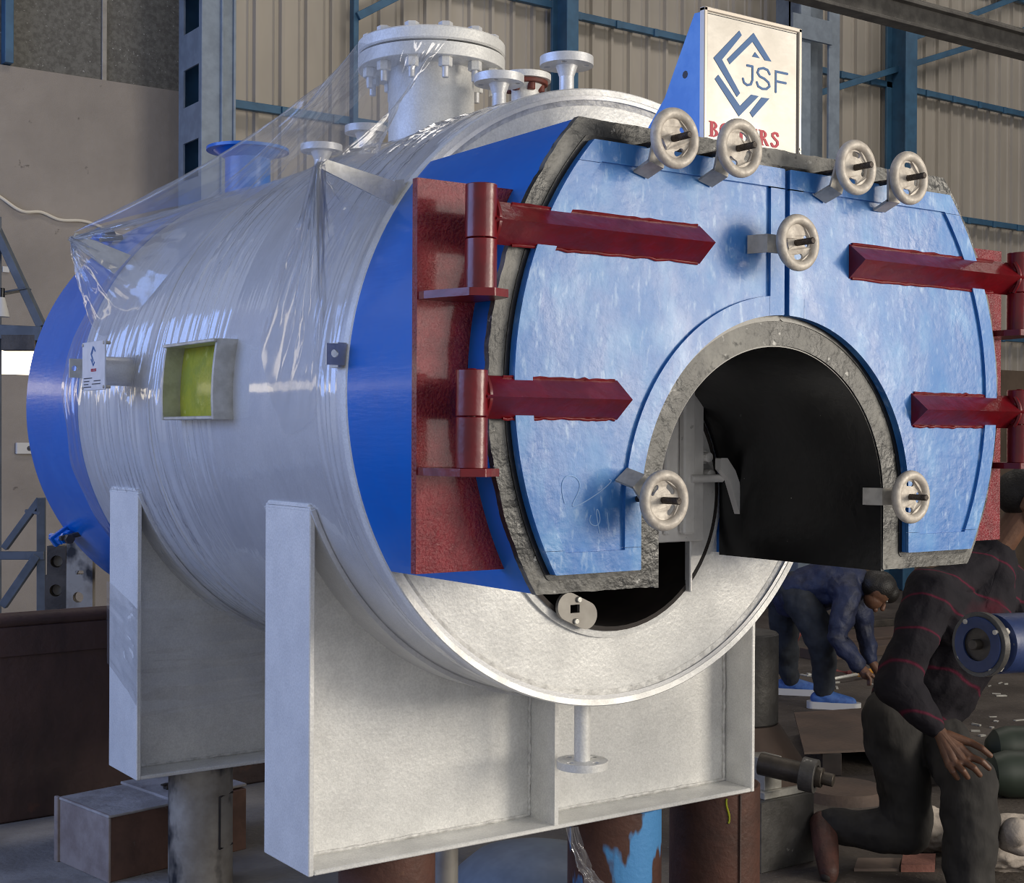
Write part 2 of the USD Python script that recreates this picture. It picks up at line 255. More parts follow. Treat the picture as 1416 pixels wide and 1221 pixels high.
column('column', cat(box(10.40, 10.60, 7.18, 7.2, Z0, 9), box(10.49, 10.51, 7.2, 7.46, Z0, 9), box(10.40, 10.6, 7.46, 7.49, Z0, 9)), 'steel_blue', 'tall blue steel column behind the right pair of handwheels')
column('column', box(3.27, 3.32, 7.40, 7.48, Z0, 9), 'steel_blue', 'slim blue steel post on the corrugated wall')
cb = column('column', cat(box(8.40, 8.44, 6.9, 7.3, Z0, 9), box(8.40, 8.9, 7.08, 7.11, Z0, 9), box(8.78, 8.95, 6.88, 6.91, Z0, 9), box(8.35, 8.50, 6.88, 6.91, Z0, 9)), 'steel_grey_blue', 'heavy grey-blue steel column behind the sign')
obj('gusset_plate', box(8.2, 8.8, 6.85, 6.88, 5.9, 6.15), 'steel_grey_blue', cb); obj('gusset_plate', box(8.05, 8.5, 6.9, 6.93, 6.3, 6.8), 'steel_grey_blue', cb)
for i, (z, a, b, lb) in enumerate([(4.47, 1.9, 5.5, 'lower blue wall rail left of the manhole'), (5.85, 5.6, 8.4, 'blue wall rail behind the sign bracket'), (5.84, 8.9, 18, 'upper blue wall rail at the right'), (4.38, 5.7, 18, 'lower blue wall rail at the right'), (2.95, 1.9, 18, 'lowest blue wall rail of the corrugated wall'), (5.90, 3.3, 5.5, 'upper blue wall rail left of the blue column'), (7.3, 1.9, 18, 'top blue wall rail')]):
    g = tag(obj('wall_rail', box(a, b, 7.46, 7.52, z - .035, z + .035), 'steel_blue', smooth=False), lb, 'steel rail', kind='structure')
    for x in np.arange(a + .2, b, .5): 
        if b < 9 or x < 14: obj('rail_clip', box(x, x + .05, 7.44, 7.47, z - .05, z + .03), 'steel_blue', g)
def brace(p0, p1, lb): tag(obj('brace', bar(p0, p1, .07, .07), 'steel_blue', smooth=False), lb, 'steel brace', kind='structure')
brace((9.0, 7.40, 5.48), (13.4, 7.40, 7.05), 'blue diagonal brace crossing the column at the right')
brace((3.3, 7.40, 5.38), (5.5, 7.40, 6.75), 'blue diagonal brace above the manhole')
brace((10.6, 7.40, 6.35), (14.5, 7.40, 8.0), 'short blue diagonal brace at the top right corner')
cr = tag(obj('crane_beam', cat(box(2, 16, 4.92, 5.08, 5.48, 5.51), box(2, 16, 4.985, 5.01, 5.5, 5.70), box(2, 16, 4.92, 5.08, 5.69, 5.72)), 'beam_grey', smooth=False), 'dark grey steel crane beam at the top right', 'steel beam', kind='structure')
obj('crane_rail', box(2, 16, 4.97, 5.03, 5.72, 5.76), 'beam_grey', cr)

# ------------------------------------------------------------------ the boiler
YF, YR = -.989, -.30            # front face of the smokebox, front rim of the shell
O = (0, 0, ZC)
boiler = thing('boiler', 'large silver horizontal steam boiler with blue front smokebox and blue rear drum on two saddles', 'boiler', (0, .8, .38))
circ = lambda r, cx=0, cz=ZC, n=128: Polygon(arc(cx, cz, r, 0, 2 * math.pi * (1 - 1 / n), n))
shell = obj('shell', lathe([(.915, YR - .8), (RS - .003, YR - .8), (RS, YR - .797), (RS, 1.15), (.6, 1.15)], (0, .8, ZC), (0, 1, 0), 128), 'silver', boiler)
obj('seam_weld', lathe([(RS - .002, .36), (RS + .004, .362), (RS + .004, .372), (RS - .002, .374)], (0, .8, ZC), (0, 1, 0), 128), 'silver', shell)
tp = obj('front_plate', ext(circ(.925).difference(circ(.42, 0, 1.49)), -.285, -.265), 'silver_lit', boiler)
obj('rim_weld', lathe([(.900, 0), (.918, -.008), (.920, 0)], (0, -.286, ZC), (0, 1, 0), 128), 'weld', tp)
obj('rim_bead', lathe([(.928, 0), (.945, -.004), (.9485, 0), (.9485, .03), (.944, .032)], (0, -.302, ZC), (0, 1, 0), 128), 'silver_lit', tp)
fm = obj('furnace_tube', lathe([(.424, -.02), (.41, -.02), (.41, 1.6), (0, 1.6)], (0, -.285, 1.49), (0, 1, 0), 64), 'soot', boiler)
obj('mouth_ring', lathe([(.445, .02), (.445, -.012), (.415, -.014), (.411, .02)], (0, -.285, 1.49), (0, 1, 0), 64), 'silver_lit', fm)
# grey cover plates seen through the arch, with lever, pin and bolts
fd = obj('burner_plate', ext(circ(.405, 0, 1.49).intersection(sbox(.29, 1.17, .5, 2)), -.31, -.295), 'grey_plate', boiler)
obj('slide_plate', box(-.10, .325, -.345, -.325, 1.335, 1.86, .004), 'grey_plate', fd); obj('edge_strip', box(.285, .297, -.325, -.30, 1.17, 1.36), 'grey_plate', fd)
obj('stiffener_bar', box(.215, .262, -.375, -.345, 1.36, 1.86, .006), 'grey_plate', fd)
obj('stiffener_bar', box(.150, .168, -.36, -.345, 1.36, 1.86, .004), 'grey_plate', fd)
obj('bolt', cat(cyl((.335, -.30, 1.602), (.335, -.36, 1.602), .016), hexnut((.335, -.312, 1.602), (0, -1, 0), .026, .02)), 'grey_plate', fd)
obj('pivot_pin', cat(cyl((.24, -.375, 1.535), (.375, -.375, 1.535), .013), cyl((.345, -.36, 1.545), (.345, -.30, 1.545), .018)), 'grey_plate', fd)
lv = [(.335, 1.60), (.365, 1.60), (.40, 1.56), (.495, 1.36), (.485, 1.335), (.455, 1.335), (.375, 1.53), (.335, 1.565)]
obj('lever', ext(Polygon(lv).buffer(-.004).buffer(.004), -.41, -.385), 'grey_plate', fd)
obl = LineString([(-.20, 1.155), (-.135, 1.125)]).buffer(.042).difference(sbox(-.195, 1.135, -.16, 1.16))
op = obj('damper_plate', ext(obl, -.325, -.312), 'pale_pipe', boiler)
obj('screw_head', cyl((-.165, -.325, 1.175), (-.165, -.333, 1.175), .009), 'aluminium', op); obj('screw_head', cyl((-.175, -.325, 1.11), (-.175, -.333, 1.11), .009), 'aluminium', op)
# smokebox
out = circ(RS, n=160).intersection(sbox(-1, 1.29, 1, 2.438))
arch = lambda r: unary_union([circ(r, 0, 1.49), sbox(-r, 1.2, r, 1.49)])
ZA = 1.284
sb = obj('smokebox', ext(out.difference(arch(.437)), -.972, YR + .03), 'blue', boiler)
gk = out.buffer(.002).difference(arch(.424))
fz = []                         # the ragged hand-trowelled edge of the gasket
g = gk.exterior
for t in np.arange(0, g.length, .008): q = g.interpolate(t); fz.append((q.x, q.y))
fz = np.array(fz); ctr = np.array([0, ZC]); d = fz - ctr; amp = .004 * (meshkit.fbm(np.c_[fz * 30, 0 * fz[:, 0]], 3, 5) - .5)
inner = np.hypot(fz[:, 0], fz[:, 1] - 1.49) < .5
fz = fz + d / np.linalg.norm(d, axis=1, keepdims=True) * np.where(inner, 0, amp * 2)[:, None]
obj('front_gasket', ext(Polygon(fz).buffer(0), YF, -.970), 'gasket', sb)
ta = np.array([(-.42, ZA)] + arc(0, 1.49, .42, math.pi, 0, 64) + [(.42, ZA)]); tb = np.array([(-.434, ZA)] + arc(0, 1.49, .434, math.pi, 0, 64) + [(.434, ZA)])
obj('arch_lining', ext(Polygon(list(ta) + list(tb[::-1])), -.985, -.315), 'black', boiler)
# hinge plates, brackets and fixed pins
for s, zz in ((-1, 0), (1, 1)):
    pl = Polygon([(s * 1.085, 1.345), (s * 1.085, 2.262)] + [(s * .80, 2.262)] + [(s * .80, 1.345)]).difference(circ(RS - .004))
    hp = obj('hinge_plate', ext(pl, -.90, -.878), 'maroon_plate', boiler)
    for px, zb, zm in ((.995, 1.998, 2.112), (1.018 if s < 0 else 1.0, 1.592, 1.708)):
        br = Polygon([(s * 1.082, -.895), (s * .935, -.895), (s * (px - .062), -1.02), (s * (px - .05), -1.07), (s * px, -1.088), (s * (px + .05), -1.06), (s * 1.085, -.93)])
        obj('pin_bracket', ext(br.buffer(-.006).buffer(.006), zb - .018, zb, 'xy'), 'maroon', hp)
        obj('hinge_pin', cat(tube_ring((s * px, -1.03, zb), (s * px, -1.03, zm), .0365, .012), cyl((s * px, -1.03, zb), (s * px, -1.03, zm + .11), .011)), 'maroon', hp)
# saddles
for y in (0.0, 1.40):
    w = sbox(-.89, .39, .89, 1.45).difference(circ(.962))
    sd = obj('saddle', ext(w, y + .140, y + .155), 'silver_lit', boiler)
    for s in (-1, 1):
        obj('end_flange', box(s * .90, s * .882, y, y + .30, .38, 1.458), 'silver_lit', sd)
        obj('end_cap', box(s * .90, s * .865, y + .01, y + .29, 1.45, 1.466, .004), 'silver_lit', sd)
    obj('base_flange', box(-.8815, .8815, y + .0005, y + .2995, .3805, .395), 'silver_lit', sd)
    obj('stiffener', ext(sbox(y, .395, y + .14, .9).difference(sbox(y - .01, ZC - .965, y + .3, 2)), -.008, .008, 'yz'), 'silver_lit', sd)
    a0, a1 = math.pi + .36, 2 * math.pi - .36
    obj('wear_pad', ext(Polygon(arc(0, ZC, .962, a0, a1) + arc(0, ZC, .948, a1, a0)), y - .01, y + .31), 'silver', sd)
    for (p0, p1) in (((-.885, y + .138, .40), (.885, y + .138, .40)), ((-.012, y + .137, .40), (-.012, y + .137, .83)), ((.874, y + .137, .40), (.874, y + .137, 1.4))):
        n = 60; P = [np.array(p0) + (np.array(p1) - np.array(p0)) * t + rng.normal(0, .0012, 3) for t in np.linspace(0, 1, n)]
        obj('weld_bead', tube(P, .006, 6, False), 'weld', sd)
# rear drum
rd = obj('rear_drum', lathe([(.90, 0), (RS + .001, 0), (RS + .004, .004), (RS + .004, .69), (RS, .70), (.6, .72), (0, .74)], (0, 1.95, ZC), (0, 1, 0), 128), 'blue', boiler)
for a, yy in ((math.radians(40), 2.58), (math.radians(125), 2.58)):
    q = lambda r, y: np.array([-r * math.sin(a), y, ZC + r * math.cos(a)])
    b = obj('latch', cat(bar(q(.94, yy), q(1.04, yy), .05, .03, (0, 1, 0)), cyl(q(1.0, yy - .09), q(1.0, yy + .12), .012), hexnut(q(1.0, yy - .07), (0, -1, 0), .026, .022), bar(q(.96, yy - .05), q(1.03, yy - .05), .03, .05, (0, 1, 0))), 'blue', rd, label='blue clamping latch on the rear drum')
    obj('wing_nut', cat(bar(q(.98, yy - .11) + [-.05, 0, -.01], q(.98, yy - .11) + [.05, 0, .01], .02, .025, (0, 1, 0)), hexnut(q(1.0, yy - .12), (0, -1, 0), .022, .03)), 'dark_steel', b)
# flanged nozzles on top
def nozzle(x, y, zf, rn, rf, tf=.028, holes=4, mt='silver', cap=None, zbase=None):
    zb = ZC + math.sqrt(RS ** 2 - min(abs(x) + .02, .9) ** 2) - .02 if zbase is None else zbase
    n = obj('nozzle', tube_ring((x, y, zb), (x, y, zf), rn, rn * .8), mt, boiler)
    f = Point(0, 0).buffer(rf, 24).difference(Point(0, 0).buffer(rn * .8))
    for k in range(holes): a = 2 * math.pi * (k + .5) / holes; f = f.difference(Point(rf * .73 * math.cos(a), rf * .73 * math.sin(a)).buffer(rf * .115))
    e = ext(f, zf - tf, zf, 'xy'); e.vertices += [x, y, 0]
    obj('flange', e, mt, n); obj('hub', lathe([(rn, -.035), (rn * 1.5, 0), (rn * .8, 0)], (x, y, zf - tf)), mt, n)
    if cap: obj('cap_disc', cat(cyl((x, y, zf - tf - .016), (x, y, zf - tf - .001), rf * .88), *[cyl((x + rf * .6 * math.cos(a), y + rf * .6 * math.sin(a), zf - tf - .04), (x + rf * .6 * math.cos(a), y + rf * .6 * math.sin(a), zf - tf - .012), .014) for a in np.arange(6) * 1.047 + .3]), cap, n, label='red-brown primed disc under the flange')
    return n
nozzle(0, -.035, 2.895, .024, .087); nozzle(0, .352, 2.915, .024, .087); nozzle(0, 1.295, 2.905, .03, .085); nozzle(0, 1.68, 2.895, .03, .088)
nozzle(.16, .42, 2.955, .05, .092, .022, 0, 'silver_lit', 'red_primer')
st = nozzle(0, 2.42, 3.0, .105, .19, .014, 8, 'blue', zbase=2.68)
# manhole
mh = obj('manhole', tube_ring((0, .797, 2.68), (0, .797, 3.03), .16, .14, 48), 'silver_lit', boiler, label='wide neck of the bolted manhole on top')
obj('flange', tube_ring((0, .797, 3.018), (0, .797, 3.066), .273, .14, 64), 'silver_lit', mh); obj('cover', cyl((0, .797, 3.074), (0, .797, 3.122), .273, 64, c=.006), 'silver_lit', mh); obj('gasket_ring', cyl((0, .797, 3.066), (0, .797, 3.074), .255, 48), 'black', mh)
for k in range(12):
    a = 2 * math.pi * (k + .35) / 12; x, y = .232 * math.cos(a), .797 + .232 * math.sin(a)
    obj('bolt', cat(cyl((x, y, 2.945), (x, y, 3.13), .012, 14), hexnut((x, y, 3.122), (0, 0, 1), .026, .02)), 'silver', mh); obj('nut', hexnut((x, y, 2.984), (0, 0, 1), .025, .034), 'silver_lit', mh)
# drain at the bottom
dn = obj('drain_pipe', tube_ring((0, -.135, .632), (0, -.135, .86), .026, .018), 'silver_lit', boiler)
f = Point(0, 0).buffer(.082, 24).difference(Point(0, 0).buffer(.02))
for k in range(4): f = f.difference(Point(.057 * math.cos(k * math.pi / 2 + .2), .057 * math.sin(k * math.pi / 2 + .2)).buffer(.011))
e = ext(f, .61, .634, 'xy'); e.vertices += [0, -.135, 0]; obj('flange', e, 'silver_lit', dn)
obj('gasket_disc', cyl((0, -.135, .615), (0, -.135, .62), .03), 'black', dn)
# yellow inspection box on the flank
def flank(y0, y1, z0, z1, r0, r1, n=10):
    V = []
    zz = np.linspace(z0, z1, n); P = np.zeros((2, 2, n, 3))
    pts = []
    for r in (r0, r1):
        for z in zz: x = -math.sqrt(r * r - (z - ZC) ** 2); pts.append((x, z))
    k = n; poly = Polygon([(pts[i]) for i in range(k)] + [pts[i] for i in range(2 * k - 1, k - 1, -1)])
    return ext(poly, y0, y1)
yb = obj('inspection_box', flank(.865, .88, 1.715, 1.968, .94, 1.012), 'aluminium', boiler, label='square sheet metal frame around a yellow-green panel')
obj('frame_side', flank(.445, .46, 1.715, 1.968, .94, 1.012), 'aluminium', yb)
for z in (1.715, 1.957): obj('frame_side', box(-1.008, -.925, .45, .875, z, z + .011, .002), 'aluminium', yb)
obj('yellow_panel', flank(.46, .866, 1.724, 1.96, .93, .950), 'yellow', yb, label='yellow-green coated panel')
# name plate on its stub
stb = obj('plate_stub', tube_ring((-.93, 1.375, 1.897), (-1.075, 1.375, 1.897), .053, .045), 'silver', boiler)
npl = obj('name_plate', box(-1.084, -1.078, 1.23, 1.475, 1.825, 2.002, .002), 'plate_paint', stb, label='small white data plate')
def on_flank(mesh, y, z, sy=1): v = mesh.vertices.copy(); mesh.vertices = np.stack([-1.0842 - v[:, 2], y - sy * v[:, 0], z + v[:, 1]], 1); return mesh
lg = [on_flank(ext(Polygon(c), 0, .0008, 'xy'), 1.352, 1.955) for c in ([(-.004, .030), (.002, .024), (-.018, .002), (.004, -.022), (-.003, -.028), (-.028, .002)], [(.006, .028), (.026, .010), (.018, .008), (.005, .020), (-.012, .0), (-.016, .006)], [(-.022, -.014), (0, -.036), (.012, -.026), (.018, -.03), (.0, -.044), (-.028, -.018)])]
obj('emblem', cat(*lg), 'logo_blue', stb, label='small blue emblem on the data plate')
obj('red_word', on_flank(meshkit.text_mesh('BOILERS', .010, .0008, True), 1.377, 1.893), 'logo_red', stb)
ln = [(.01, .868, .09), (.01, .857, .06), (.12, .857, .07), (.01, .846, .05), (.10, .846, .09), (.01, .836, .08)]
obj('print_line', cat(*[box(-1.0850, -1.0838, 1.465 - a, 1.465 - a - w, 1 + z, 1 + z + .0035, .0002) for a, z, w in ln]), 'print_dark', stb)
for y in (1.24, 1.465):
    for z in (1.835, 1.992): obj('screw_head', cyl((-1.088, y, z), (-1.06, y, z), .006, 12), 'clip', stb)
# small tabs and lugs standing out from the shell
tabh = lambda x, z, r=.011: Point(x, z).buffer(r)
obj('tab', cat(ext(sbox(-1.003, 1.856, -.93, 1.914).difference(tabh(-.979, 1.887)), -.298, -.290), ext(sbox(-.965, 1.850, -.93, 1.918), -.290, -.245)), 'aluminium', boiler)
obj('tab', ext(sbox(-.985, 1.892, -.90, 1.968).difference(tabh(-.965, 1.93)), 1.93, 1.938), 'aluminium', boiler)
obj('lug_plate', cat(ext(Polygon([(-1.025, 2.385), (-1.0, 2.409), (-.75, 2.366), (-.775, 2.30)]), -.290, -.282), ext(Polygon([(-.785, 2.378), (-.755, 2.384), (-.745, 2.30), (-.78, 2.295)]), -.282, -.24)), 'aluminium', boiler)
obj('lug_plate', ext(Polygon([(-.978, 2.432), (-.958, 2.473), (-.73, 2.40), (-.80, 2.32)]), 1.944, 1.954), 'aluminium', boiler)

# ------------------------------------------------------------------ front doors
def door(s, up_tip, low_tip, name, label):
    """s = -1 the left leaf, +1 the right one."""
    d = thing('smokebox_door', label, 'boiler door', (s * .90, -.99, 1.345))
    x0, x1 = (-1, -.007) if s < 0 else (.012, 1)
    z0 = 1.335
    leaf = circ(.889 if s < 0 else .908, n=160).intersection(sbox(x0, z0, x1, 2.385)).difference(arch(.503)).buffer(-.004).buffer(.004)
    leaf = max(getattr(leaf, 'geoms', [leaf]), key=lambda g: g.area)
    obj('leaf', ext(leaf, -1.006, -.9895), 'door_blue', d)
    obj('seal', ext(leaf.buffer(.014).difference(leaf.buffer(-.01)).intersection(sbox(*((-1, 1, .0005, 3) if s < 0 else (.0015, 1, 1, 3)))), -.9915, -.9895), 'black', d)  # black strip painting in the shade of the gap around the leaf
    inn = leaf.buffer(-.052, join_style=2); ring = leaf.difference(inn)
    xc = s * .75
    cuts = {'top_strip': sbox(-1, 2.33, 1, 2.4), 'bottom_strip': sbox(-1, 1.33, 1, 1.392), 'meeting_strip': sbox(*((-.062, 1.94, 0, 2.333) if s < 0 else (0, 1.94, .068, 2.333)))}
    left = ring
    for k, c in cuts.items():
        q = ring.intersection(c); left = left.difference(c.buffer(.0012)); obj(k, ext(q, -1.015, -1.005), 'door_blue', d)
    oute = left.difference(circ(.80)); left = left.intersection(circ(.80).buffer(-.001))
    obj('outer_strip', ext(oute, -1.015, -1.005), 'door_blue', d); obj('arch_strip', ext(left, -1.015, -1.005), 'door_blue', d)
    for zc, tip, zlo, zhi, px in ((2.158, up_tip, 2.114, 2.236, .995), (1.755 if s < 0 else 1.748, low_tip, 1.710, 1.815, 1.018 if s < 0 else 1.0)):
        L = abs(px - .02 - tip); a = prism([(-.05, 0), (.05, 0), (0, .062)], (s * (px - .02), -1.004, zc), (-s * L, 0, 0), (0, 0, 1), (0, -1, 0))
        ar = obj('hinge_arm', a, 'maroon', d, smooth=False)
        obj('hinge_sleeve', tube_ring((s * px, -1.03, zlo), (s * px, -1.03, zhi), .0365, .012), 'maroon', ar)
        n = 26; X = np.linspace(s * (px - .10), s * (tip + .01), n)
        for dz in (-.05, .05):
            obj('paint_run', tube([(x, -1.008, zc + dz * .97 + rng.normal(0, .0013)) for x in X], .0035, 6, False), 'maroon', ar)
        obj('weld_bead', tube([(s * (px - .034), -1.035 - .02 * math.sin(t * 3), zc - .045 + .09 * t) for t in np.linspace(0, 1, 7)], .007, 6), 'maroon', ar)
    if s < 0:
        ck = [[(-.735, 1.505), (-.70, 1.565), (-.69, 1.55), (-.712, 1.50), (-.665, 1.512), (-.60, 1.56)], [(-.655, 1.475), (-.648, 1.45), (-.632, 1.452), (-.630, 1.478), (-.628, 1.43)], [(-.605, 1.48), (-.600, 1.435)]]
        for q in ck: obj('chalk_scribble', tube([(x, -1.0062, z) for x, z in q], .0016, 6), 'chalk_blue', d)
    return d
door(-1, .305, .575, 'left', 'blue smokebox door left of the meeting gap, with a long and a short maroon hinge arm')
door(1, .255, .522, 'right', 'blue smokebox door right of the meeting gap, hinged on the side away from the plastic film')

# ------------------------------------------------------------------ handwheels
def make_wheel(name, label, x, z, foot, spin, yw=-1.115):
    t = thing('clamp_handwheel', label, 'handwheel', (x, yw, z), 'clamp handwheels on the smokebox doors')
    w = lathe([(.0610 + .0134 * math.cos(a), .0134 * math.sin(a)) for a in np.linspace(0, 2 * math.pi, 17)], (x, yw, z), (0, 1, 0), 48)
    obj('rim', w, 'wheel', t)
    dk = Point(0, 0).buffer(.062, 24)
    for k in range(4):
        a = spin + k * math.pi / 2; r = .037
        if k == 1: continue
        hh = LineString([(r * math.cos(a + e), r * math.sin(a + e)) for e in np.linspace(-.24, .24, 7)]).buffer(.0068)
        dk = dk.difference(hh)
    e = ext(dk, yw + .008, yw + .014); v = e.vertices; rr = np.hypot(v[:, 0], v[:, 2]); v[:, 1] -= .010 * np.clip(rr / .062, 0, 1) ** 2; v += [x, 0, z]; e.vertices = v
    obj('web', e, 'wheel', t); obj('hub', lathe([(.010, .01), (.014, .006), (.017, .012), (.020, .05), (.010, .05)], (x, yw, z), (0, 1, 0), 24), 'wheel', t)
    n = 22; pr = [(0, -.055), (.0072, -.055)]
    for k in range(n): pr += [(.0088, -.053 + k * .006), (.0074, -.050 + k * .006)]
    obj('stud', lathe(pr + [(.008, .125), (0, .125)], (x, yw, z), (0, 1, 0), 16), 'stud', t)
    c, s_ = math.cos(foot), math.sin(foot); u, v = np.array([c, 0, s_]), np.array([-s_, 0, c]); P0 = np.array([x, 0, z])
    at = lambda a, b, y: P0 + a * u + b * v + [0, y, 0]
    b1 = hull([at(a, b, y) for a in (-.03, .060) for b in (-.024, .024) for y in (-1.065, -1.058)])
    b2 = hull([at(a, b, y) for a, y in ((.053, -1.060), (.060, -1.065), (.080, -1.012), (.074, -1.009)) for b in (-.024, .024)])
    obj('bracket', cat(b1, b2), 'clip', t)
    return t
D, L_ = -math.pi / 2, math.pi
make_wheel('w', 'leftmost handwheel of the top row, in front of the blue sign bracket', -.488, 2.390, D - .25, .5)
make_wheel('w', 'top row handwheel covering part of the red lettering on the sign', -.272, 2.392, D - .25, 1.1)
make_wheel('w', 'top row handwheel just right of the meeting gap between the doors', .158, 2.392, D - .35, 1.4)
make_wheel('w', 'rightmost handwheel of the top row, near the corner of the black frame', .374, 2.387, D, 1.5)
make_wheel('w', 'handwheel clamping the two doors in the middle of the meeting gap', -.062, 2.172, L_, .2)
make_wheel('w', 'low handwheel at the left edge of the black arch, in front of the grey plate', -.516, 1.512, L_ - .9, 2.4)
make_wheel('w', 'low handwheel at the right edge of the black arch', .390, 1.502, L_, 1.5)

# ------------------------------------------------------------------ sign on top of the smokebox
YS = -.885
sg = thing('sign_board', 'polished metal sign with a blue angular emblem and red lettering on top of the smokebox', 'sign', (0, YS, 2.438))
obj('face_plate', box(-.180, .180, YS, YS + .012, 2.44, 2.815, .002), 'sign_face', sg)
obj('edge_trim', cat(box(-.186, -.174, YS - .006, YS + .014, 2.44, 2.82, .002), box(.174, .186, YS - .006, YS + .014, 2.44, 2.82, .002), box(-.186, .186, YS - .006, YS + .014, 2.809, 2.821, .002)), 'sign_edge', sg)
obj('trim_line', cat(box(-.1725, -.1705, YS - .001, YS, 2.44, 2.806, .0003), box(.1695, .1715, YS - .001, YS, 2.44, 2.806, .0003), box(-.1725, .1715, YS - .001, YS, 2.804, 2.806, .0003)), 'print_dark', sg)
gs = Polygon([(YS + .013, 2.44), (YS + .013, 2.808), (YS + .035, 2.81), (YS + .10, 2.70), (YS + .155, 2.605), (YS + .225, 2.535), (YS + .32, 2.44)])
for x in (-.185, .177): obj('side_gusset', ext(gs, x, x + .008, 'yz'), 'sign_blue', sg)
obj('bolt_hole', cyl((-.1856, -.8135, 2.652), (-.184, -.8135, 2.652), .011, 8), 'print_dark', sg)
B = [[(-.053, 2.777), (-.044, 2.766), (-.117, 2.688), (-.049, 2.607), (-.061, 2.595), (-.148, 2.688)], [(.001, 2.78), (.070, 2.712), (.045, 2.711), (-.003, 2.755), (-.088, 2.680), (-.098, 2.692)], [(.007, 2.728), (.025, 2.714), (-.004, 2.714)],
     [(-.130, 2.645), (-.049, 2.572), (-.007, 2.609), (.022, 2.609), (-.053, 2.543), (-.143, 2.632)], [(.033, 2.607), (.063, 2.608), (-.001, 2.547), (-.012, 2.559)]]
for b in B: obj('emblem_bar', ext(Polygon(b), YS - .0012, YS + .001), 'logo_blue', sg)
JL = [[(-.022, 2.687), (-.002, 2.687), (-.002, 2.650), (-.008, 2.637), (-.022, 2.633), (-.034, 2.638), (-.038, 2.648)], [(.064, 2.676), (.056, 2.686), (.040, 2.689), (.022, 2.684), (.017, 2.673), (.026, 2.664), (.044, 2.660), (.060, 2.652), (.064, 2.642), (.052, 2.633), (.036, 2.631), (.020, 2.636), (.015, 2.646)]]
for p in JL: obj('thin_letter', ext(LineString(p).buffer(.0033), YS - .0012, YS + .001), 'logo_blue', sg)
obj('thin_letter', ext(unary_union([LineString([(.088, 2.630), (.088, 2.687), (.133, 2.687)]).buffer(.0033, join_style=2), LineString([(.088, 2.660), (.127, 2.660)]).buffer(.0033)]), YS - .0012, YS + .001), 'logo_blue', sg)
def serif_word(h, x0, z0, width):
    """Condensed serif capitals BOILERS cut from shapes; unit height 1."""
    st = lambda x, w=.19: sbox(x, 0, x + w, 1)
    sf = lambda x, w=.19: unary_union([sbox(x - .07, 0, x + w + .07, .07), sbox(x - .07, .93, x + w + .07, 1)])
    el = lambda cx, cz, a, b: Polygon([(cx + a * math.cos(t), cz + b * math.sin(t)) for t in np.linspace(0, 2 * math.pi, 40)])
    rh = lambda cx, cz, a, b: el(cx, cz, a, b).intersection(sbox(cx, -1, 9, 2))
    bowl = lambda cx, cz, a, b, w: rh(cx, cz, a, b).difference(rh(cx, cz, a - w, b - .05))
    Bq = unary_union([st(.07), sf(.07), bowl(.2, .74, .30, .26, .17), bowl(.2, .27, .36, .27, .18)])
    Oq = el(.33, .5, .33, .52).difference(el(.33, .5, .14, .46))
    Iq = unary_union([st(.07), sf(.07)])
    Lq = unary_union([st(.07), sf(.07), sbox(.1, 0, .55, .05), Polygon([(.55, 0), (.55, .28), (.50, .28), (.42, .04)])])
    Eq = unary_union([Lq, sbox(.1, .95, .53, 1), Polygon([(.53, 1), (.53, .75), (.49, .75), (.42, .96)]), sbox(.2, .48, .42, .53), sbox(.39, .38, .43, .63)])
    Rq = unary_union([st(.07), sf(.07), bowl(.2, .73, .31, .27, .17), Polygon([(.24, .48), (.42, .48), (.66, .03), (.66, 0), (.48, 0)])])
    S0 = LineString([(.46, .80), (.40, .93), (.27, .955), (.12, .86), (.12, .72), (.27, .56), (.43, .42), (.45, .22), (.32, .06), (.16, .05), (.06, .20)]).buffer(.078)
    Sq = unary_union([S0, sbox(.44, .72, .49, .98), sbox(.02, .02, .07, .28)])
    x, ps = 0, []
    from shapely import affinity as af
    for q in (Bq, Oq, Iq, Lq, Eq, Rq, Sq): b = q.bounds; ps.append(af.translate(q, x - b[0], 0)); x += b[2] - b[0] + .09
    w = unary_union([p.buffer(0) for p in ps]); s = width / x
    return ext(af.translate(af.scale(w, s, h, origin=(0, 0)), x0, z0), YS - .0012, YS + .001)
obj('red_letters', serif_word(.042, -.163, 2.475, .270), 'logo_red', sg, label='red serif capitals along the foot of the sign')
for z in (2.455, 2.468, 2.48): obj('rivet', cyl((.18, YS - .008, z), (.18, YS, z), .004, 10), 'aluminium', sg)

# ------------------------------------------------------------------ clear stretch film
fw = thing('stretch_film', 'clear crinkled plastic film wrapped around the boiler shell and stretched from its manhole', 'plastic film', (0, .8, ZC))
ny, na = 420, 150
yy, aa = np.meshgrid(np.linspace(-.27, 2.03, ny), np.radians(np.linspace(-35, 172, na)), indexing='ij')
sy = yy + .10 * (aa - 1.2) + .05 * np.sin(2.2 * aa)
nz = lambda fy, fa, sd: meshkit.noise(np.stack([sy * fy, aa * fa, 0 * aa + sd], -1), sd)
rid = lambda n: (1 - np.abs(2 * n - 1)) ** 3
calm = np.clip(3.2 * (meshkit.noise(np.stack([yy * 2.6 + 3, aa * 1.3, 0 * aa], -1), 9) - .34), .06, 1)
rr = .949 + calm * (.0105 * rid(nz(22, 1.6, 1)) + .0085 * rid(nz(48, 2.4, 2)) + .0022 * nz(90, 5, 3)) + .004 * np.clip((yy - 1.9) / .13, 0, 1) * meshkit.noise(np.stack([yy * 20, aa * 9, 0 * aa], -1), 4)
y2 = yy + np.where(yy > 1.85, .16 * (yy - 1.85) / .18 * (meshkit.fbm(np.stack([aa * 3, 0 * aa, 0 * aa], -1), 3, 8) - .35), 0)
W = np.stack([-rr * np.sin(aa), y2, ZC + rr * np.cos(aa)], -1)
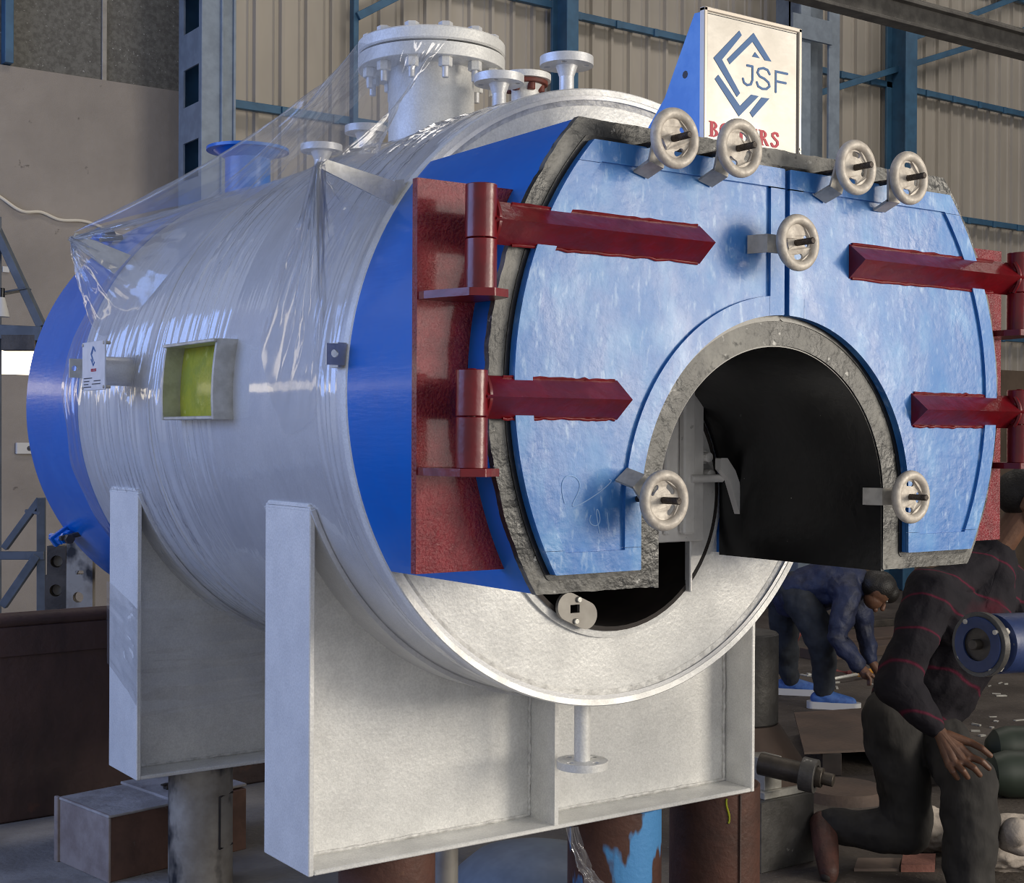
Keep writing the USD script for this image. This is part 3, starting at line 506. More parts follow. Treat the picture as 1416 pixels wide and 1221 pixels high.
wr_m = grid(W); fc = wr_m.triangles_center
hole = ((fc[:, 1] > .44) & (fc[:, 1] < .885) & (fc[:, 2] > 1.71) & (fc[:, 2] < 1.975) & (fc[:, 0] < 0)) | ((np.hypot(fc[:, 1] - 1.375, fc[:, 2] - 1.897) < .058) & (fc[:, 0] < 0))
wr_m.update_faces(~hole); wr_m.remove_unreferenced_vertices()
obj('wrap', wr_m, 'film', fw, smooth=True)
def sag_sheet(T, Bm, n1, n2, sag, seed, amp=.012, f1=26, f2=2.5):
    """A sheet pulled between the curves T and Bm, (n1, 3) each, sagging and creased along the pull."""
    s = np.linspace(0, 1, n2)[None, :, None]; P = T[:, None] * (1 - s) + Bm[:, None] * s
    t = np.linspace(0, 1, n1)[:, None]; q = s[..., 0]
    P[..., 2] -= sag * 4 * q * (1 - q)
    cr = rid(meshkit.noise(np.stack(np.broadcast_arrays(t * f1, q * f2, 0 * q + .5), -1), seed)) + .5 * rid(meshkit.noise(np.stack(np.broadcast_arrays(t * f1 * 2.3, q * f2 * 2, 0 * q), -1), seed + 1))
    N = np.cross(np.gradient(P, axis=0), np.gradient(P, axis=1)); N /= np.linalg.norm(N, axis=2, keepdims=True) + 1e-9
    return grid(P + N * (amp * cr * np.minimum(1, 6 * q * (1 - q) + .15))[..., None])
def curve(pts, n):
    p = np.array(pts, float); s = np.r_[0, np.cumsum(np.linalg.norm(np.diff(p, axis=0), axis=1))]
    from scipy.interpolate import PchipInterpolator
    return PchipInterpolator(s, p)(np.linspace(0, s[-1], n))
onsh = lambda y, a, r=.956: (-r * math.sin(math.radians(a)), y, ZC + r * math.cos(math.radians(a)))
Tt = curve([(.279 * math.cos(math.radians(a)), .797 + .279 * math.sin(math.radians(a)), 3.10 - .03 * (a > 170)) for a in (250, 215, 190, 165, 140, 115, 90)], 150)
Bt = curve([(-1.0, -.285, 2.412), onsh(.25, 38), onsh(.8, 40), onsh(1.3, 40), onsh(1.75, 40), (-.96, 1.95, 2.475), onsh(2.06, 12)], 150)
obj('tent', sag_sheet(Tt, Bt, 150, 60, .05, 21), 'film_tent', fw, smooth=True)
lf = np.array((-1.022, -.288, 2.395)); base = curve([onsh(.30, 40), onsh(.35, 52), onsh(.30, 66), onsh(.22, 84), onsh(.05, 97), onsh(-.12, 94), onsh(-.20, 78), onsh(-.23, 58)], 90)
obj('corner_fold', sag_sheet(lf + rng.normal(0, .006, (90, 3)), base, 90, 40, .02, 33, .010, 18), 'film_tent', fw, smooth=True)
lr = np.array((-.972, 1.958, 2.45)); base = curve([onsh(1.98, 14), onsh(1.6, 22), onsh(1.25, 34), onsh(1.20, 48), onsh(1.35, 66), onsh(1.7, 74), onsh(2.0, 66), onsh(2.07, 48)], 90)
obj('corner_fold', sag_sheet(lr + rng.normal(0, .006, (90, 3)), base, 90, 40, .015, 41, .012, 18), 'film_tent', fw, smooth=True)
Tl = curve([(-.906, 1.385, 1.05), (-.906, 1.385, .85), (-.906, 1.385, .62)], 60); Bl = curve([(.2, 1.37, 1.02), (.2, 1.36, .80), (.2, 1.37, .66)], 60)
fl2 = tag(obj('film_scrap', sag_sheet(Tl, Bl, 60, 60, .0, 51, .016, 9, 1.5), 'film', smooth=True), 'loose clear film stretched across the web of the rear saddle', 'plastic film')
Tl = curve([(-.906, 1.385, 1.02), (-.906, 1.385, .85), (-.906, 1.385, .66)], 40); Bl = curve([(-.912, 1.70, 1.10), (-.910, 1.70, .9), (-.909, 1.70, .78)], 40)
obj('fold', sag_sheet(Tl, Bl, 40, 30, .0, 57, .006, 9, 1.5), 'film', fl2, smooth=True)
Th = curve([(0.061, 0.028, 0.370), (0.106, 0.019, 0.370)], 24); Bh = curve([(0.135, -0.031, 0.188), (0.202, -0.016, 0.172)], 24)
tag(obj('film_ribbon', sag_sheet(Th, Bh, 24, 40, .03, 61, .02, 3, 3), 'film_tent', smooth=True), 'twisted ribbon of clear film hanging under the front saddle', 'plastic film')

# ------------------------------------------------------------------ pipe stands and things on the floor at the left
def stand(x, y, r, m_, label, h=.379):
    t = thing('pipe_stand', label, 'pipe stand', (x, y, Z0)); obj('pipe', tube_ring((x, y, Z0), (x, y, h), r, r - .012, 48), m_, t); return t
a = stand(-.59, 1.535, .124, 'burnt', 'scorched pale pipe stand under the rear saddle, with a welded patch')
ph = np.radians(np.linspace(-78, -38, 10)); P = np.array([[(-.59 + .1262 * math.cos(p), 1.535 + .1262 * math.sin(p), z) for z in (.07, .27)] for p in ph])
obj('patch_plate', grid(P), 'burnt', a)
bd = [(-.59 + .127 * math.cos(p), 1.535 + .127 * math.sin(p), z) for p, z in [(ph[-1], .27), (ph[0], .27), (ph[0], .07), (ph[-1], .07)]]
obj('weld_bead', tube(bd[0:2], .004, 6, False), 'soot', a); obj('weld_bead', tube(bd[1:3], .004, 6, False), 'soot', a); obj('weld_bead', tube(bd[2:4], .004, 6, False), 'soot', a)
stand(-.545, .16, .152, 'rust', 'rust-red pipe stand under the left half of the front saddle')
stand(-.20, .36, .043, 'pale_pipe', 'thin pale pipe stand right of the rust-red one')
stand(.375, .16, .165, 'rust_blue', 'brown pipe stand with blue paint marks under the front saddle')
a = stand(.88, .19, .168, 'rust', 'thick brown drum stand under the right end of the front saddle')
obj('seam', box(.845, .853, .018, .026, Z0, .37, .001), 'rust_dark', a); obj('top_disc', cyl((.88, .19, .36), (.88, .19, .379), .16), 'rust', a)
mk = [(.80, .36), (.803, .32), (.808, .30), (.806, .27)]
obj('chalk_mark', tube([(x, .19 - math.sqrt(.169 ** 2 - (x - .88) ** 2), z) for x, z in mk], .004, 6), 'yellow', a, label='yellow chalk line')
dd = thing('dished_head', 'pale blue-grey dished steel head lying on the floor under the boiler', 'dished steel end', (.50, .80, Z0))
obj('dish', lathe([(0, .16), (.12, .155), (.24, .12), (.31, .06), (.33, .02), (.32, .0), (0, 0)], (.50, .80, Z0), (0, 0, 1), 64), 'steel_grey_blue', dd); obj('rim', lathe([(.33, .0), (.345, .005), (.345, .03), (.325, .035)], (.50, .80, Z0), (0, 0, 1), 64), 'steel_grey_blue', dd)
# crate-like steel box
K, e1, e2 = np.array([-.878, 1.761, Z0]), np.array([.98, .19, 0]), np.array([-.17, .985, 0])
bx = thing('steel_box', 'low rusty brown box with dusty lid plates on the floor, beside the scorched pipe stand', 'box', K)
def kbox(u0, u1, v0, v1, z0, z1, c=.003):
    q = box(u0, u1, v0, v1, z0, z1, c); v = q.vertices; q.vertices = K + v[:, :1] * e1 + v[:, 1:2] * e2 + v[:, 2:] * [0, 0, 1]; return q
obj('body', kbox(.008, .66, .008, .40, 0, .259), 'crate_side', bx); obj('end_panel', kbox(0, .012, 0, .41, 0, .268), 'crate_end', bx)
obj('lid_plate', kbox(-.004, .30, -.004, .414, .257, .267), 'crate_top', bx); obj('lid_plate', kbox(.296, .67, .02, .43, .265, .277), 'crate_top', bx); obj('edge_strip', kbox(-.012, .004, .40, .43, 0, .270), 'crate_end', bx)
obj('knob', cat(kbox(.36, .39, .16, .19, .277, .295), kbox(.345, .405, .165, .185, .293, .301)), 'dark_steel', bx)
# rusty trough with rolled rim
T0, t1 = np.array([-3.4, 2.75, Z0]), np.array([.9988, .049, 0]); t2 = np.array([-.049, .9988, 0]); LT = 3.9
tr = thing('steel_trough', 'long rust-brown steel trough with a rolled pipe rim behind the rear saddle', 'trough', T0)
def tbox(u0, u1, v0, v1, z0, z1, c=.004):
    q = box(u0, u1, v0, v1, z0, z1, c); v = q.vertices; q.vertices = T0 + v[:, :1] * t1 + v[:, 1:2] * t2 + v[:, 2:] * [0, 0, 1]; return q
obj('side_plate', tbox(0, LT, 0, .012, 0, .93), 'rust_dark', tr); obj('rim_pipe', cyl(T0 + [0, 0, .918] + .02 * t2, T0 + LT * t1 + [0, 0, .918] + .02 * t2, .036), 'rust_dark', tr)
obj('upper_band', tbox(0, LT, -.012, .004, .755, .89), 'rust_dark', tr); obj('end_plate', tbox(LT - .012, LT, 0, .5, 0, .89), 'rust_dark', tr); obj('floor_plate', tbox(0, LT, 0, .5, 0, .012), 'rust_dark', tr); obj('far_plate', tbox(0, LT, .49, .50, 0, .89), 'rust_dark', tr)

# ------------------------------------------------------------------ behind the boiler at the left
sf = thing('strut_trestle', 'dark blue-grey angle steel trestle with slanting struts at the left edge', 'steel trestle', (-0.087, 5.275, -0.100))
FX = lambda *p: np.array(p, float)
for p0, p1, w, h in (((-0.358, 5.576, 3.111), (-0.064, 5.367, 2.348), .075, .05), ((-0.394, 5.598, 2.319), (-0.056, 5.361, 2.302), .10, .09), ((-0.263, 5.506, 2.246), (-0.086, 5.382, 2.247), .10, .10), ((-0.395, 5.599, 2.529), (-0.132, 5.416, 2.590), .10, .012), ((-0.156, 5.061, 1.280), (-0.138, 5.105, -0.076), .05, .05), ((-0.340, 5.189, 0.969), (-0.160, 5.064, 1.271), .05, .04), ((-0.347, 5.193, 0.615), (-0.173, 5.072, 0.926), .05, .05), ((-0.471, 5.281, 0.924), (-0.137, 5.047, 0.926), .04, .05), ((-0.232, 5.114, 1.200), (-0.156, 5.061, 1.183), .05, .02)):
    obj('strut', bar(p0, p1, w, h), 'frame_grey' if h != .10 else 'dark_steel', sf, smooth=False)
obj('post', bar((-0.328, 5.554, 3.043), (-0.307, 5.590, -0.077), .1, .1, (0, 1, 0)), 'frame_grey', sf, smooth=False)
lp = thing('work_lamp', 'white lamp shade hanging at the left edge', 'lamp', (-0.302, 5.412, 2.462)); c = np.array((-0.302, 5.412, 2.462))
obj('shade', lathe([(.018, .07), (.05, -.06), (.046, -.06), (.014, .07)], c), 'white_plastic', lp); obj('holder', cyl(c + [0, 0, .06], c + [0, 0, .12], .02), 'black', lp); obj('cord', tube([c + [0, 0, .11], c + [-.05, 0, .14], c + [-.12, 0, .15]], .006, 6), 'black', lp)
for k, (u0, v0, u1, v1, lb) in enumerate([(65, 755, 91, 793, 'upper dark bearing block with a round hole behind the rear saddle'), (62, 795, 91, 842, 'lower dark bearing block with a round hole behind the rear saddle')]):
    s = 8.2; A, Bp = np.array(((-0.279, 4.536, 1.023), (-0.289, 4.543, 0.856))[k]), np.array(((-0.190, 4.473, 0.856), (-0.188, 4.468, -0.074))[k])
    Bp[2] = (Bp[2], Z0)[k]; h = abs(A[2] - Bp[2]); wd = np.linalg.norm((Bp - A)[:2]); t = thing('bearing_block', lb, 'machine block', (*A[:2], Bp[2]))
    q = ext(sbox(0, 0, wd, h).difference(Point(wd * .5, h - .09).buffer(.035)), 0, .12); ang = math.atan2(Bp[1] - A[1], Bp[0] - A[0]); q.apply_transform(trimesh.transformations.rotation_matrix(ang, [0, 0, 1])); q.apply_translation((*A[:2], Bp[2])); obj('housing', q, 'dark_steel', t, smooth=False)
    cc = A + (Bp - A) * [.5, .5, 0] - [0, 0, .09]; obj('bush', cyl(cc + [.02, .05, 0], cc + [.03, .07, 0], .034), 'pale_pipe', t)
s = 8.0; A, Bp = np.array((-0.251, 4.272, 1.080)), np.array((-0.131, 4.185, -0.072)); wd = np.linalg.norm((Bp - A)[:2])
t = thing('slotted_post', 'worn grey-brown plate post with holes behind the rear saddle', 'steel post', (*A[:2], Z0))
q = sbox(0, 0, wd, A[2] - Z0).difference(Point(wd * .45, A[2] - Z0 - .33).buffer(.03)).difference(sbox(wd * .35, A[2] - Z0 - .20, wd * .65, A[2] - Z0 - .18)); q = ext(q, 0, .05); q.apply_transform(trimesh.transformations.rotation_matrix(math.atan2(Bp[1] - A[1], Bp[0] - A[0]), [0, 0, 1])); q.apply_translation((*A[:2], Z0)); obj('plate', q, 'burnt', t, smooth=False)
obj('hook_rod', tube([A + [.05, -.02, -.08], A + [.06, -.03, -.15], A + [.045, -.03, -.2]], .008, 6), 'pale_pipe', t)
so = thing('wall_socket', 'small white electric socket on the concrete wall', 'socket', (0.445, 7.480, 1.559)); c = np.array((0.445, 7.480, 1.559)); obj('cover_plate', box(c[0] - .07, c[0] + .07, 7.47, 7.50, c[2] - .045, c[2] + .045, .006), 'white_plastic', so); obj('outlet', cat(cyl(c + [.03, -.012, .0], c + [.03, -.005, .0], .02), cyl(c + [.015, -.02, 0], c + [.04, -.02, 0], .004)), 'print_dark', so)
solo('wall_wire', tube([(0.086, 7.480, 3.496), (0.329, 7.480, 3.438), (0.436, 7.470, 3.391), (0.549, 7.480, 3.403), (0.690, 7.480, 3.359), (0.862, 7.480, 3.364), (1.036, 7.480, 3.328), (1.517, 7.480, 3.335)], .012, 8), 'wire', 'thin pale wire strung along the concrete wall', 'wire')
solo('paper_tag', box((0.272, 7.485, 2.938)[0], (0.321, 7.485, 2.942)[0], 7.485, 7.498, (0.271, 7.480, 2.915)[2], (0.270, 7.480, 2.960)[2], .001), 'white_plastic', 'small white paper tag stuck on the concrete wall', 'tag')

# ------------------------------------------------------------------ people
mat('skin', (.15, .072, .042), (.12, .056, .033), 25, rough=.5, bump=.001, bscale=90); mat('hair', (.012, .010, .009), None, rough=.5, bump=.003, bscale=120)
mat('navy', (.018, .027, .075), (.010, .014, .038), 9, rough=.6, bump=.014, bscale=12); mat('jeans', (.028, .034, .046), (.018, .021, .028), 12, rough=.8, bump=.004, bscale=20)
mat('dark_trouser', (.033, .030, .028), (.018, .016, .015), 8, rough=.85, bump=.014, bscale=9, bvec=(1, 1, .5)); mat('sole', (.52, .52, .53), None, rough=.6); mat('shoe_blue', (.06, .15, .42), (.04, .10, .32), 30, rough=.6)
mat('brown_boot', (.10, .038, .028), (.06, .026, .02), 14, rough=.6, bump=.003); mat('eye', (.25, .24, .22), None, rough=.3)
M['knit'] = usdkit.material(stage, '/World/Looks/knit', {'g': ('geometry', {}), 'mp': ('mapping', {'rotation': (.35, -.55, .2), 'scale': (1, 1, 1)}), 'w': ('wave_texture', {'scale': 2.3, 'distortion': 2.6, 'detail': 1.5, 'detail_scale': 1.3, 'bands_direction': 'z'}), 'r': ('rgb_ramp', {'ramp': [(0, (.013, .0115, .016)), (.975, (.018, .015, .020)), (.995, (.06, .011, .022)), (1, (.10, .012, .032))]}),
    'n': ('noise_texture', {'scale': 2.2, 'detail': 2}), 'nr': ('rgb_ramp', {'ramp': [(.64, (0, 0, 0)), (.70, (1, 1, 1))]}), 'mx': ('mix_color', {'b': (.075, .006, .016)}), 'b': ('bump', {'distance': .016}), 'bn': ('noise_texture', {'scale': 10, 'detail': 4}), 'p': ('principled_bsdf', {'roughness': .85, 'specular_ior_level': .25})},
    [('g.position', 'mp.vector'), ('mp.vector', 'w.vector'), ('w.fac', 'r.fac'), ('g.position', 'n.vector'), ('n.fac', 'nr.fac'), ('nr.color', 'mx.fac'), ('r.color', 'mx.a'), ('mx.result', 'p.base_color'), ('g.position', 'bn.vector'), ('bn.fac', 'b.height'), ('b.normal', 'p.normal')], 'p.BSDF')
def ball(p, r, n=20):
    s = m3.Manifold.sphere(1.0, n); return s.scale([r] * 3 if np.ndim(r) == 0 else list(r)).translate(list(map(float, p)))
def bones(chains, edge=.02, passes=10, lam=.5):
    """chains: lists of (point, radius); each link is the hull of its two balls; all joined, refined and smoothed into one skin."""
    parts = []
    for c in chains:
        for (p, r), (q, s) in zip(c, c[1:]): parts.append(m3.Manifold.batch_hull([ball(p, r), ball(q, s)]))
        if len(c) == 1: parts.append(ball(*c[0]))
    q = tm(m3.Manifold.batch_boolean(parts, m3.OpType.Add).refine_to_length(edge)); q.merge_vertices()
    trimesh.smoothing.filter_taubin(q, lam, lam * 1.04, passes); return q
def wrinkle(q, amp, f, seed):
    n = q.vertex_normals; q.vertices = q.vertices + n * ((meshkit.fbm(q.vertices * f, 3, seed) - .45) * amp)[:, None]; return q
V = lambda *a: np.array(a, float)
def lerp(a, b, t): return np.array(a) * (1 - t) + np.array(b) * t
# the kneeling worker in front, facing right
pel, hr, kr, ar, tr_ = map(np.array, ((2.002, 0.189, 0.519), (1.849, 0.174, 0.508), (1.873, 0.095, 0.061), (1.658, 0.367, 0.062), (1.512, 0.201, -0.066)))
hl, kl, al, tl = map(np.array, ((2.060, 0.149, 0.474), (1.899, -0.167, 0.311), (1.825, -0.238, -0.084), (1.871, -0.368, -0.103)))
ch, nk, hd = map(np.array, ((2.092, 0.005, 0.888), (2.146, -0.093, 1.190), (2.230, -0.212, 1.423)))
sr, er, wr_ = map(np.array, ((1.797, -0.068, 1.049), (1.629, -0.037, 0.709), (1.695, -0.194, 0.533)))
sl, el_, wl_ = map(np.array, ((2.349, 0.009, 1.076), (2.380, -0.197, 0.705), (2.295, -0.322, 0.469)))
p1 = thing('person', 'kneeling person in dark red-striped sweater, one hand resting on the raised knee', 'person', (kr[0], kr[1], Z0))
hp = [(1.759, -0.288, 0.506), (1.759, -0.337, 0.493), (1.780, -0.364, 0.465)], [(1.742, -0.301, 0.456), (1.742, -0.350, 0.448), (1.767, -0.367, 0.419)], [(1.714, -0.293, 0.439), (1.709, -0.339, 0.426), (1.738, -0.347, 0.394)], [(1.687, -0.274, 0.430), (1.676, -0.315, 0.415), (1.700, -0.320, 0.385)], [(1.673, -0.252, 0.425), (1.661, -0.281, 0.407), (1.685, -0.285, 0.378)]
palm = [[(wr_, .027), (hp[1][0], .015)], [(wr_, .028), (hp[2][0], .016)], [(wr_, .027), (hp[3][0], .015)], [(wr_, .025), (hp[4][0], .014)], [(lerp(wr_, hp[0][0], .25), .022), (hp[0][0], .0145)], [(hp[k][0], .0155) for k in (1, 2, 3, 4)], [(lerp(wr_, hp[1][0], .6), .021), (lerp(wr_, hp[4][0], .6), .02)]]
fing = [[(f[0], .0145), (f[1], .0125), (lerp(f[1], f[2], .85), .0105)] for f in hp]
hand = bones(palm + fing + [[(er, .042), (lerp(er, wr_, .45), .041), (wr_, .027)]], .006, 6)
face = lambda h, d, u, r: [[(h + .02 * u, r)], [(h - .045 * u + .03 * d, r * .68)], [(h + .098 * d - .01 * u, .011), (h + .112 * d - .035 * u, .016)], [(h + .09 * d - .075 * u, .018)]]
fd_ = R * .75 - F * .35 - V(0, 0, .45); fd_ /= np.linalg.norm(fd_); fu = np.cross(np.cross(fd_, [0, 0, 1.]), fd_); fu /= np.linalg.norm(fu)
side = np.cross(fd_, fu)
bd = bones([[(pel, .12), (lerp(pel, ch, .5), .115), (ch, .135)], [(ch, .13), (nk, .062), (hd - .05 * fu, .055)], [(sr, .06), (er, .045), (wr_, .027)], [(sl, .06), (el_, .045), (wl_, .03)], [(hr, .085), (kr, .06), (ar, .04), (tr_, .03)], [(hl, .085), (kl, .06), (al, .04), (tl, .03)], [(ch, .12), (sr, .06)], [(ch, .12), (sl, .06)]] + face(hd, fd_, fu, .098) + [[(hd + .1 * side, .022), (hd + .1 * side - .03 * fu, .018)], [(hd - .1 * side, .022), (hd - .1 * side - .03 * fu, .018)]] + palm + fing, .009, 6)
obj('body', bd, 'skin', p1, True)
obj('hair', bones([[(hd + .035 * fu - .02 * fd_, .105)], [(hd - .05 * fd_, .098)]], .02, 6), 'hair', p1, True)
obj('eye', bones([[(hd + .088 * fd_ + .035 * side + .01 * fu, .012)]], .01, 1), 'eye', p1, True); obj('eye', bones([[(hd + .088 * fd_ - .035 * side + .01 * fu, .012)]], .01, 1), 'eye', p1, True)
sw = bones([[(lerp(pel, ch, -.05), .185), (lerp(pel, ch, .45), .19), (ch, .20), (nk, .09)], [(ch, .17), (sr, .10)], [(ch, .17), (sl, .10)], [(sr, .10), (lerp(sr, er, .5), .095), (er, .082), (lerp(er, wr_, .55), .062), (lerp(er, wr_, .86), .042)], [(sl, .088), (el_, .066), (lerp(el_, wl_, .9), .044)], [(sr, .08), (nk, .075), (sl, .08)]], .018, 8)
obj('sweater', wrinkle(sw, .05, 9, 3), 'knit', p1, True)
tq = bones([[(lerp(pel, ch, .05), .165), (pel, .165)], [(pel, .14), (hr, .125), (lerp(hr, kr, .5), .112), (kr, .095), (lerp(kr, ar, .5), .082), (lerp(kr, ar, .93), .066)], [(pel, .14), (hl, .122), (lerp(hl, kl, .5), .108), (kl, .105), (lerp(kl, al, .4), .105), (lerp(kl, al, .95), .085)]], .018, 8)
obj('trousers', wrinkle(tq, .055, 8, 5), 'dark_trouser', p1, True)
obj('boot', bones([[(ar, .056), (lerp(ar, tr_, .5), .052), (tr_, .04)], [(tr_, .04), (tr_ + V(0, 0, -.02) + .04 * (tr_ - ar), .03)]], .015, 6), 'brown_boot', p1, True)
obj('sole', bones([[(ar + .30 * (tr_ - ar) + .035 * V(-.75, .1, -.3), .03), (tr_ + .04 * (tr_ - ar) + .02 * V(-.6, 0, -.6), .026)]], .015, 3), 'soot', p1, True)
obj('boot', bones([[(al, .06), (lerp(al, tl, .5), .052), (tl, .038)]], .015, 6), 'brown_boot', p1, True)
# the worker bending over behind
P2 = dict(pel=(4.180, 2.937, 0.627), hr=(4.154, 2.833, 0.591), kr=(4.154, 2.674, 0.334), ar=(4.226, 2.719, 0.010), hl=(4.206, 3.041, 0.587), kl=(4.268, 3.118, 0.271), al=(4.407, 3.203, -0.025), ch=(4.317, 2.682, 0.733), nk=(4.395, 2.555, 0.706), hd=(4.425, 2.460, 0.676), sr=(4.211, 2.513, 0.665), er=(4.105, 2.501, 0.405), wr=(4.180, 2.386, 0.229), hn=(4.198, 2.349, 0.178), sl=(4.542, 2.745, 0.657), el=(4.594, 2.707, 0.392), wl=(4.556, 2.611, 0.190))
P2 = {k: np.array(v) for k, v in P2.items()}
p2 = thing('person', 'person in navy jacket and blue shoes bending forward, reaching to the floor', 'person', (P2['ar'][0], P2['ar'][1], Z0))
ty = V(*(R * .8 - F * .2)); ty[2] = 0; ty /= np.linalg.norm(ty)
P2['ar'][2] = Z0 + .10; P2['al'][2] = Z0 + .10
d2 = R * .55 - V(0, 0, .8) - F * .2; d2 /= np.linalg.norm(d2); u2 = np.cross(np.cross(d2, [.8, -.5, .6]), d2); u2 /= np.linalg.norm(u2); s2 = np.cross(d2, u2)
fg2 = []
for k in range(4):
    b0 = P2['hn'] + s2 * (.028 * (k - 1.5)) * 1.0; fg2.append([(b0, .010), (b0 + .04 * d2, .009), (b0 + .065 * d2 - .02 * u2, .008)])
fg2.append([(P2['hn'] + .035 * R, .011), (P2['hn'] + .06 * R - .03 * V(0, 0, 1), .009), (P2['hn'] + .065 * R - .06 * V(0, 0, 1), .008)])
bd2 = bones([[(P2['pel'], .11), (P2['ch'], .125), (P2['nk'], .06), (P2['hd'], .055)], [(P2['sr'], .055), (P2['er'], .043), (P2['wr'], .027), (P2['hn'], .036)], [(P2['sl'], .055), (P2['el'], .043), (P2['wl'], .027), (P2['wl'] + .08 * d2, .034)], [(P2['hr'], .08), (P2['kr'], .055), (P2['ar'], .036), (P2['ar'] + .12 * ty - V(0, 0, .06), .03)], [(P2['hl'], .08), (P2['kl'], .055), (P2['al'], .036), (P2['al'] + .12 * ty - V(0, 0, .06), .03)], [(P2['ch'], .11), (P2['sr'], .055)], [(P2['ch'], .11), (P2['sl'], .055)]] + face(P2['hd'], d2, u2, .096) + fg2, .012, 5)
obj('body', bd2, 'skin', p2, True)
obj('hair', bones([[(P2['hd'] + .04 * u2 - .01 * d2, .105)], [(P2['hd'] - .04 * d2 + .02 * u2, .10)], [(P2['hd'] + .06 * u2 + .05 * d2, .07)]], .02, 6), 'hair', p2, True)
obj('eye', bones([[(P2['hd'] + .086 * d2 + .035 * s2 + .01 * u2, .008)]], .01, 1), 'eye', p2, True); obj('eye', bones([[(P2['hd'] + .086 * d2 - .035 * s2 + .01 * u2, .008)]], .01, 1), 'eye', p2, True)
jk = bones([[(lerp(P2['pel'], P2['ch'], -.05), .145), (lerp(P2['pel'], P2['ch'], .5), .155), (P2['ch'], .16), (P2['nk'], .085)], [(P2['ch'], .14), (P2['sr'], .085), (lerp(P2['sr'], P2['er'], .5), .078), (P2['er'], .066), (lerp(P2['er'], P2['wr'], .9), .048)], [(P2['ch'], .14), (P2['sl'], .085), (P2['el'], .066), (lerp(P2['el'], P2['wl'], .9), .046)]], .02, 8)
obj('jacket', wrinkle(jk, .06, 10, 13), 'navy', p2, True)
obj('trousers', wrinkle(bones([[(P2['pel'], .15), (P2['hr'], .128), (lerp(P2['hr'], P2['kr'], .6), .105), (P2['kr'], .088), (lerp(P2['kr'], P2['ar'], .9), .068)], [(P2['pel'], .15), (P2['hl'], .125), (lerp(P2['hl'], P2['kl'], .6), .10), (P2['kl'], .085), (lerp(P2['kl'], P2['al'], .9), .066)]], .02, 8), .045, 9, 17), 'jeans', p2, True)
for a in (P2['ar'], P2['al']):
    b0 = V(a[0], a[1], Z0)
    sh = obj('shoe', bones([[(a - V(0, 0, .01), .05), (b0 + .04 * ty + V(0, 0, .065), .05), (b0 + .17 * ty + V(0, 0, .045), .036)], [(b0 - .05 * ty + V(0, 0, .065), .042), (b0 + .06 * ty + V(0, 0, .06), .046)]], .015, 5), 'shoe_blue', p2, True)
    so_ = LineString([(-.07, 0), (.19, 0)]).buffer(.048).buffer(-.004); q = ext(so_, 0, .045, 'xy'); q.apply_transform(trimesh.transformations.rotation_matrix(math.atan2(ty[1], ty[0]), [0, 0, 1])); q.apply_translation(b0); obj('sole', q, 'sole', sh)

# ------------------------------------------------------------------ machine parts and scrap at the right
mat('machine_grey', (.11, .105, .10), (.07, .066, .062), 9, rough=.5, metal=.3, bump=.002, bscale=50, spot=((.30, .29, .27), 14, .70, .74)); mat('plate_brown', (.10, .066, .05), (.07, .048, .038), 3, rough=.65, bump=.003, bscale=30); mat('motor_blue', (.022, .045, .15), (.015, .03, .10), 8, rough=.45, bump=.001, spot=((.4, .36, .25), 40, .74, .77)); mat('bright_blue', (.07, .22, .60), None, rough=.4)
mat('sack', (.46, .40, .345), (.38, .33, .285), 8, rough=.9, bump=.01, bscale=20); mat('cardboard', (.23, .175, .145), (.19, .14, .115), 8, rough=.85); mat('brick_pink', (.36, .16, .125), (.30, .13, .10), 20, rough=.85, bump=.003); mat('gas_green', (.022, .032, .024), (.03, .042, .032), 8, rough=.5, spot=((.35, .36, .33), 12, .68, .72)); mat('hose_red', (.16, .03, .025), None, rough=.6); mat('tool_yellow', (.5, .22, .02), None, rough=.5)
mc = np.array((1.569, 0.736, 0.430)); mc[2] = Z0
ma = thing('bearing_machine', 'dark grey upright machine body with a bearing shaft beside the right saddle corner', 'machine', mc)
zt = lambda v, s: 1.6625 - (v - 597) * s / 1965
up = V(0, 0, 1.); zz = lambda z: mc + up * (z - Z0)
obj('drum', cyl(zz(zt(992, 6.1)), zz(zt(866, 6.1)), .142, 40, c=.008), 'machine_grey', ma)
obj('skirt', lathe([(0, zt(1062, 6.1) - Z0), (.29, zt(1062, 6.1) - Z0), (.145, zt(992, 6.1) - Z0), (0, zt(992, 6.1) - Z0)], mc, (0, 0, 1), 40), 'plate_brown', ma)
bA = np.array((1.601, 0.469, 0.214)); bA[2] = Z0
obj('base_block', cat(box(bA[0] - .26, bA[0] + .05, bA[1] - .06, bA[1] + .24, Z0, zt(1088, 5.9))), 'machine_grey', ma)
obj('bearing_bracket', cat(box(bA[0] - .22, bA[0] + .02, bA[1] - .04, bA[1] + .14, zt(1088, 5.9), zt(1078, 5.9)), box(bA[0] - .20, bA[0] - .10, bA[1] - .02, bA[1] + .10, zt(1078, 5.9), zt(1034, 5.9))), 'aluminium', ma)
s0, s1 = np.array((1.370, 0.448, 0.336)), np.array((1.460, 0.287, 0.314)); ax = (s1 - s0) / np.linalg.norm(s1 - s0)
obj('shaft', cyl(s0, s1 + .02 * ax, .045), 'dark_steel', ma); obj('collar', tube_ring(s1 - .01 * ax, s1 + .05 * ax, .068, .045), 'machine_grey', ma); obj('shaft_end', cat(cyl(s1, s1 + .075 * ax, .04), cyl(s1 + .07 * ax, s1 + .12 * ax, .026)), 'dark_steel', ma)
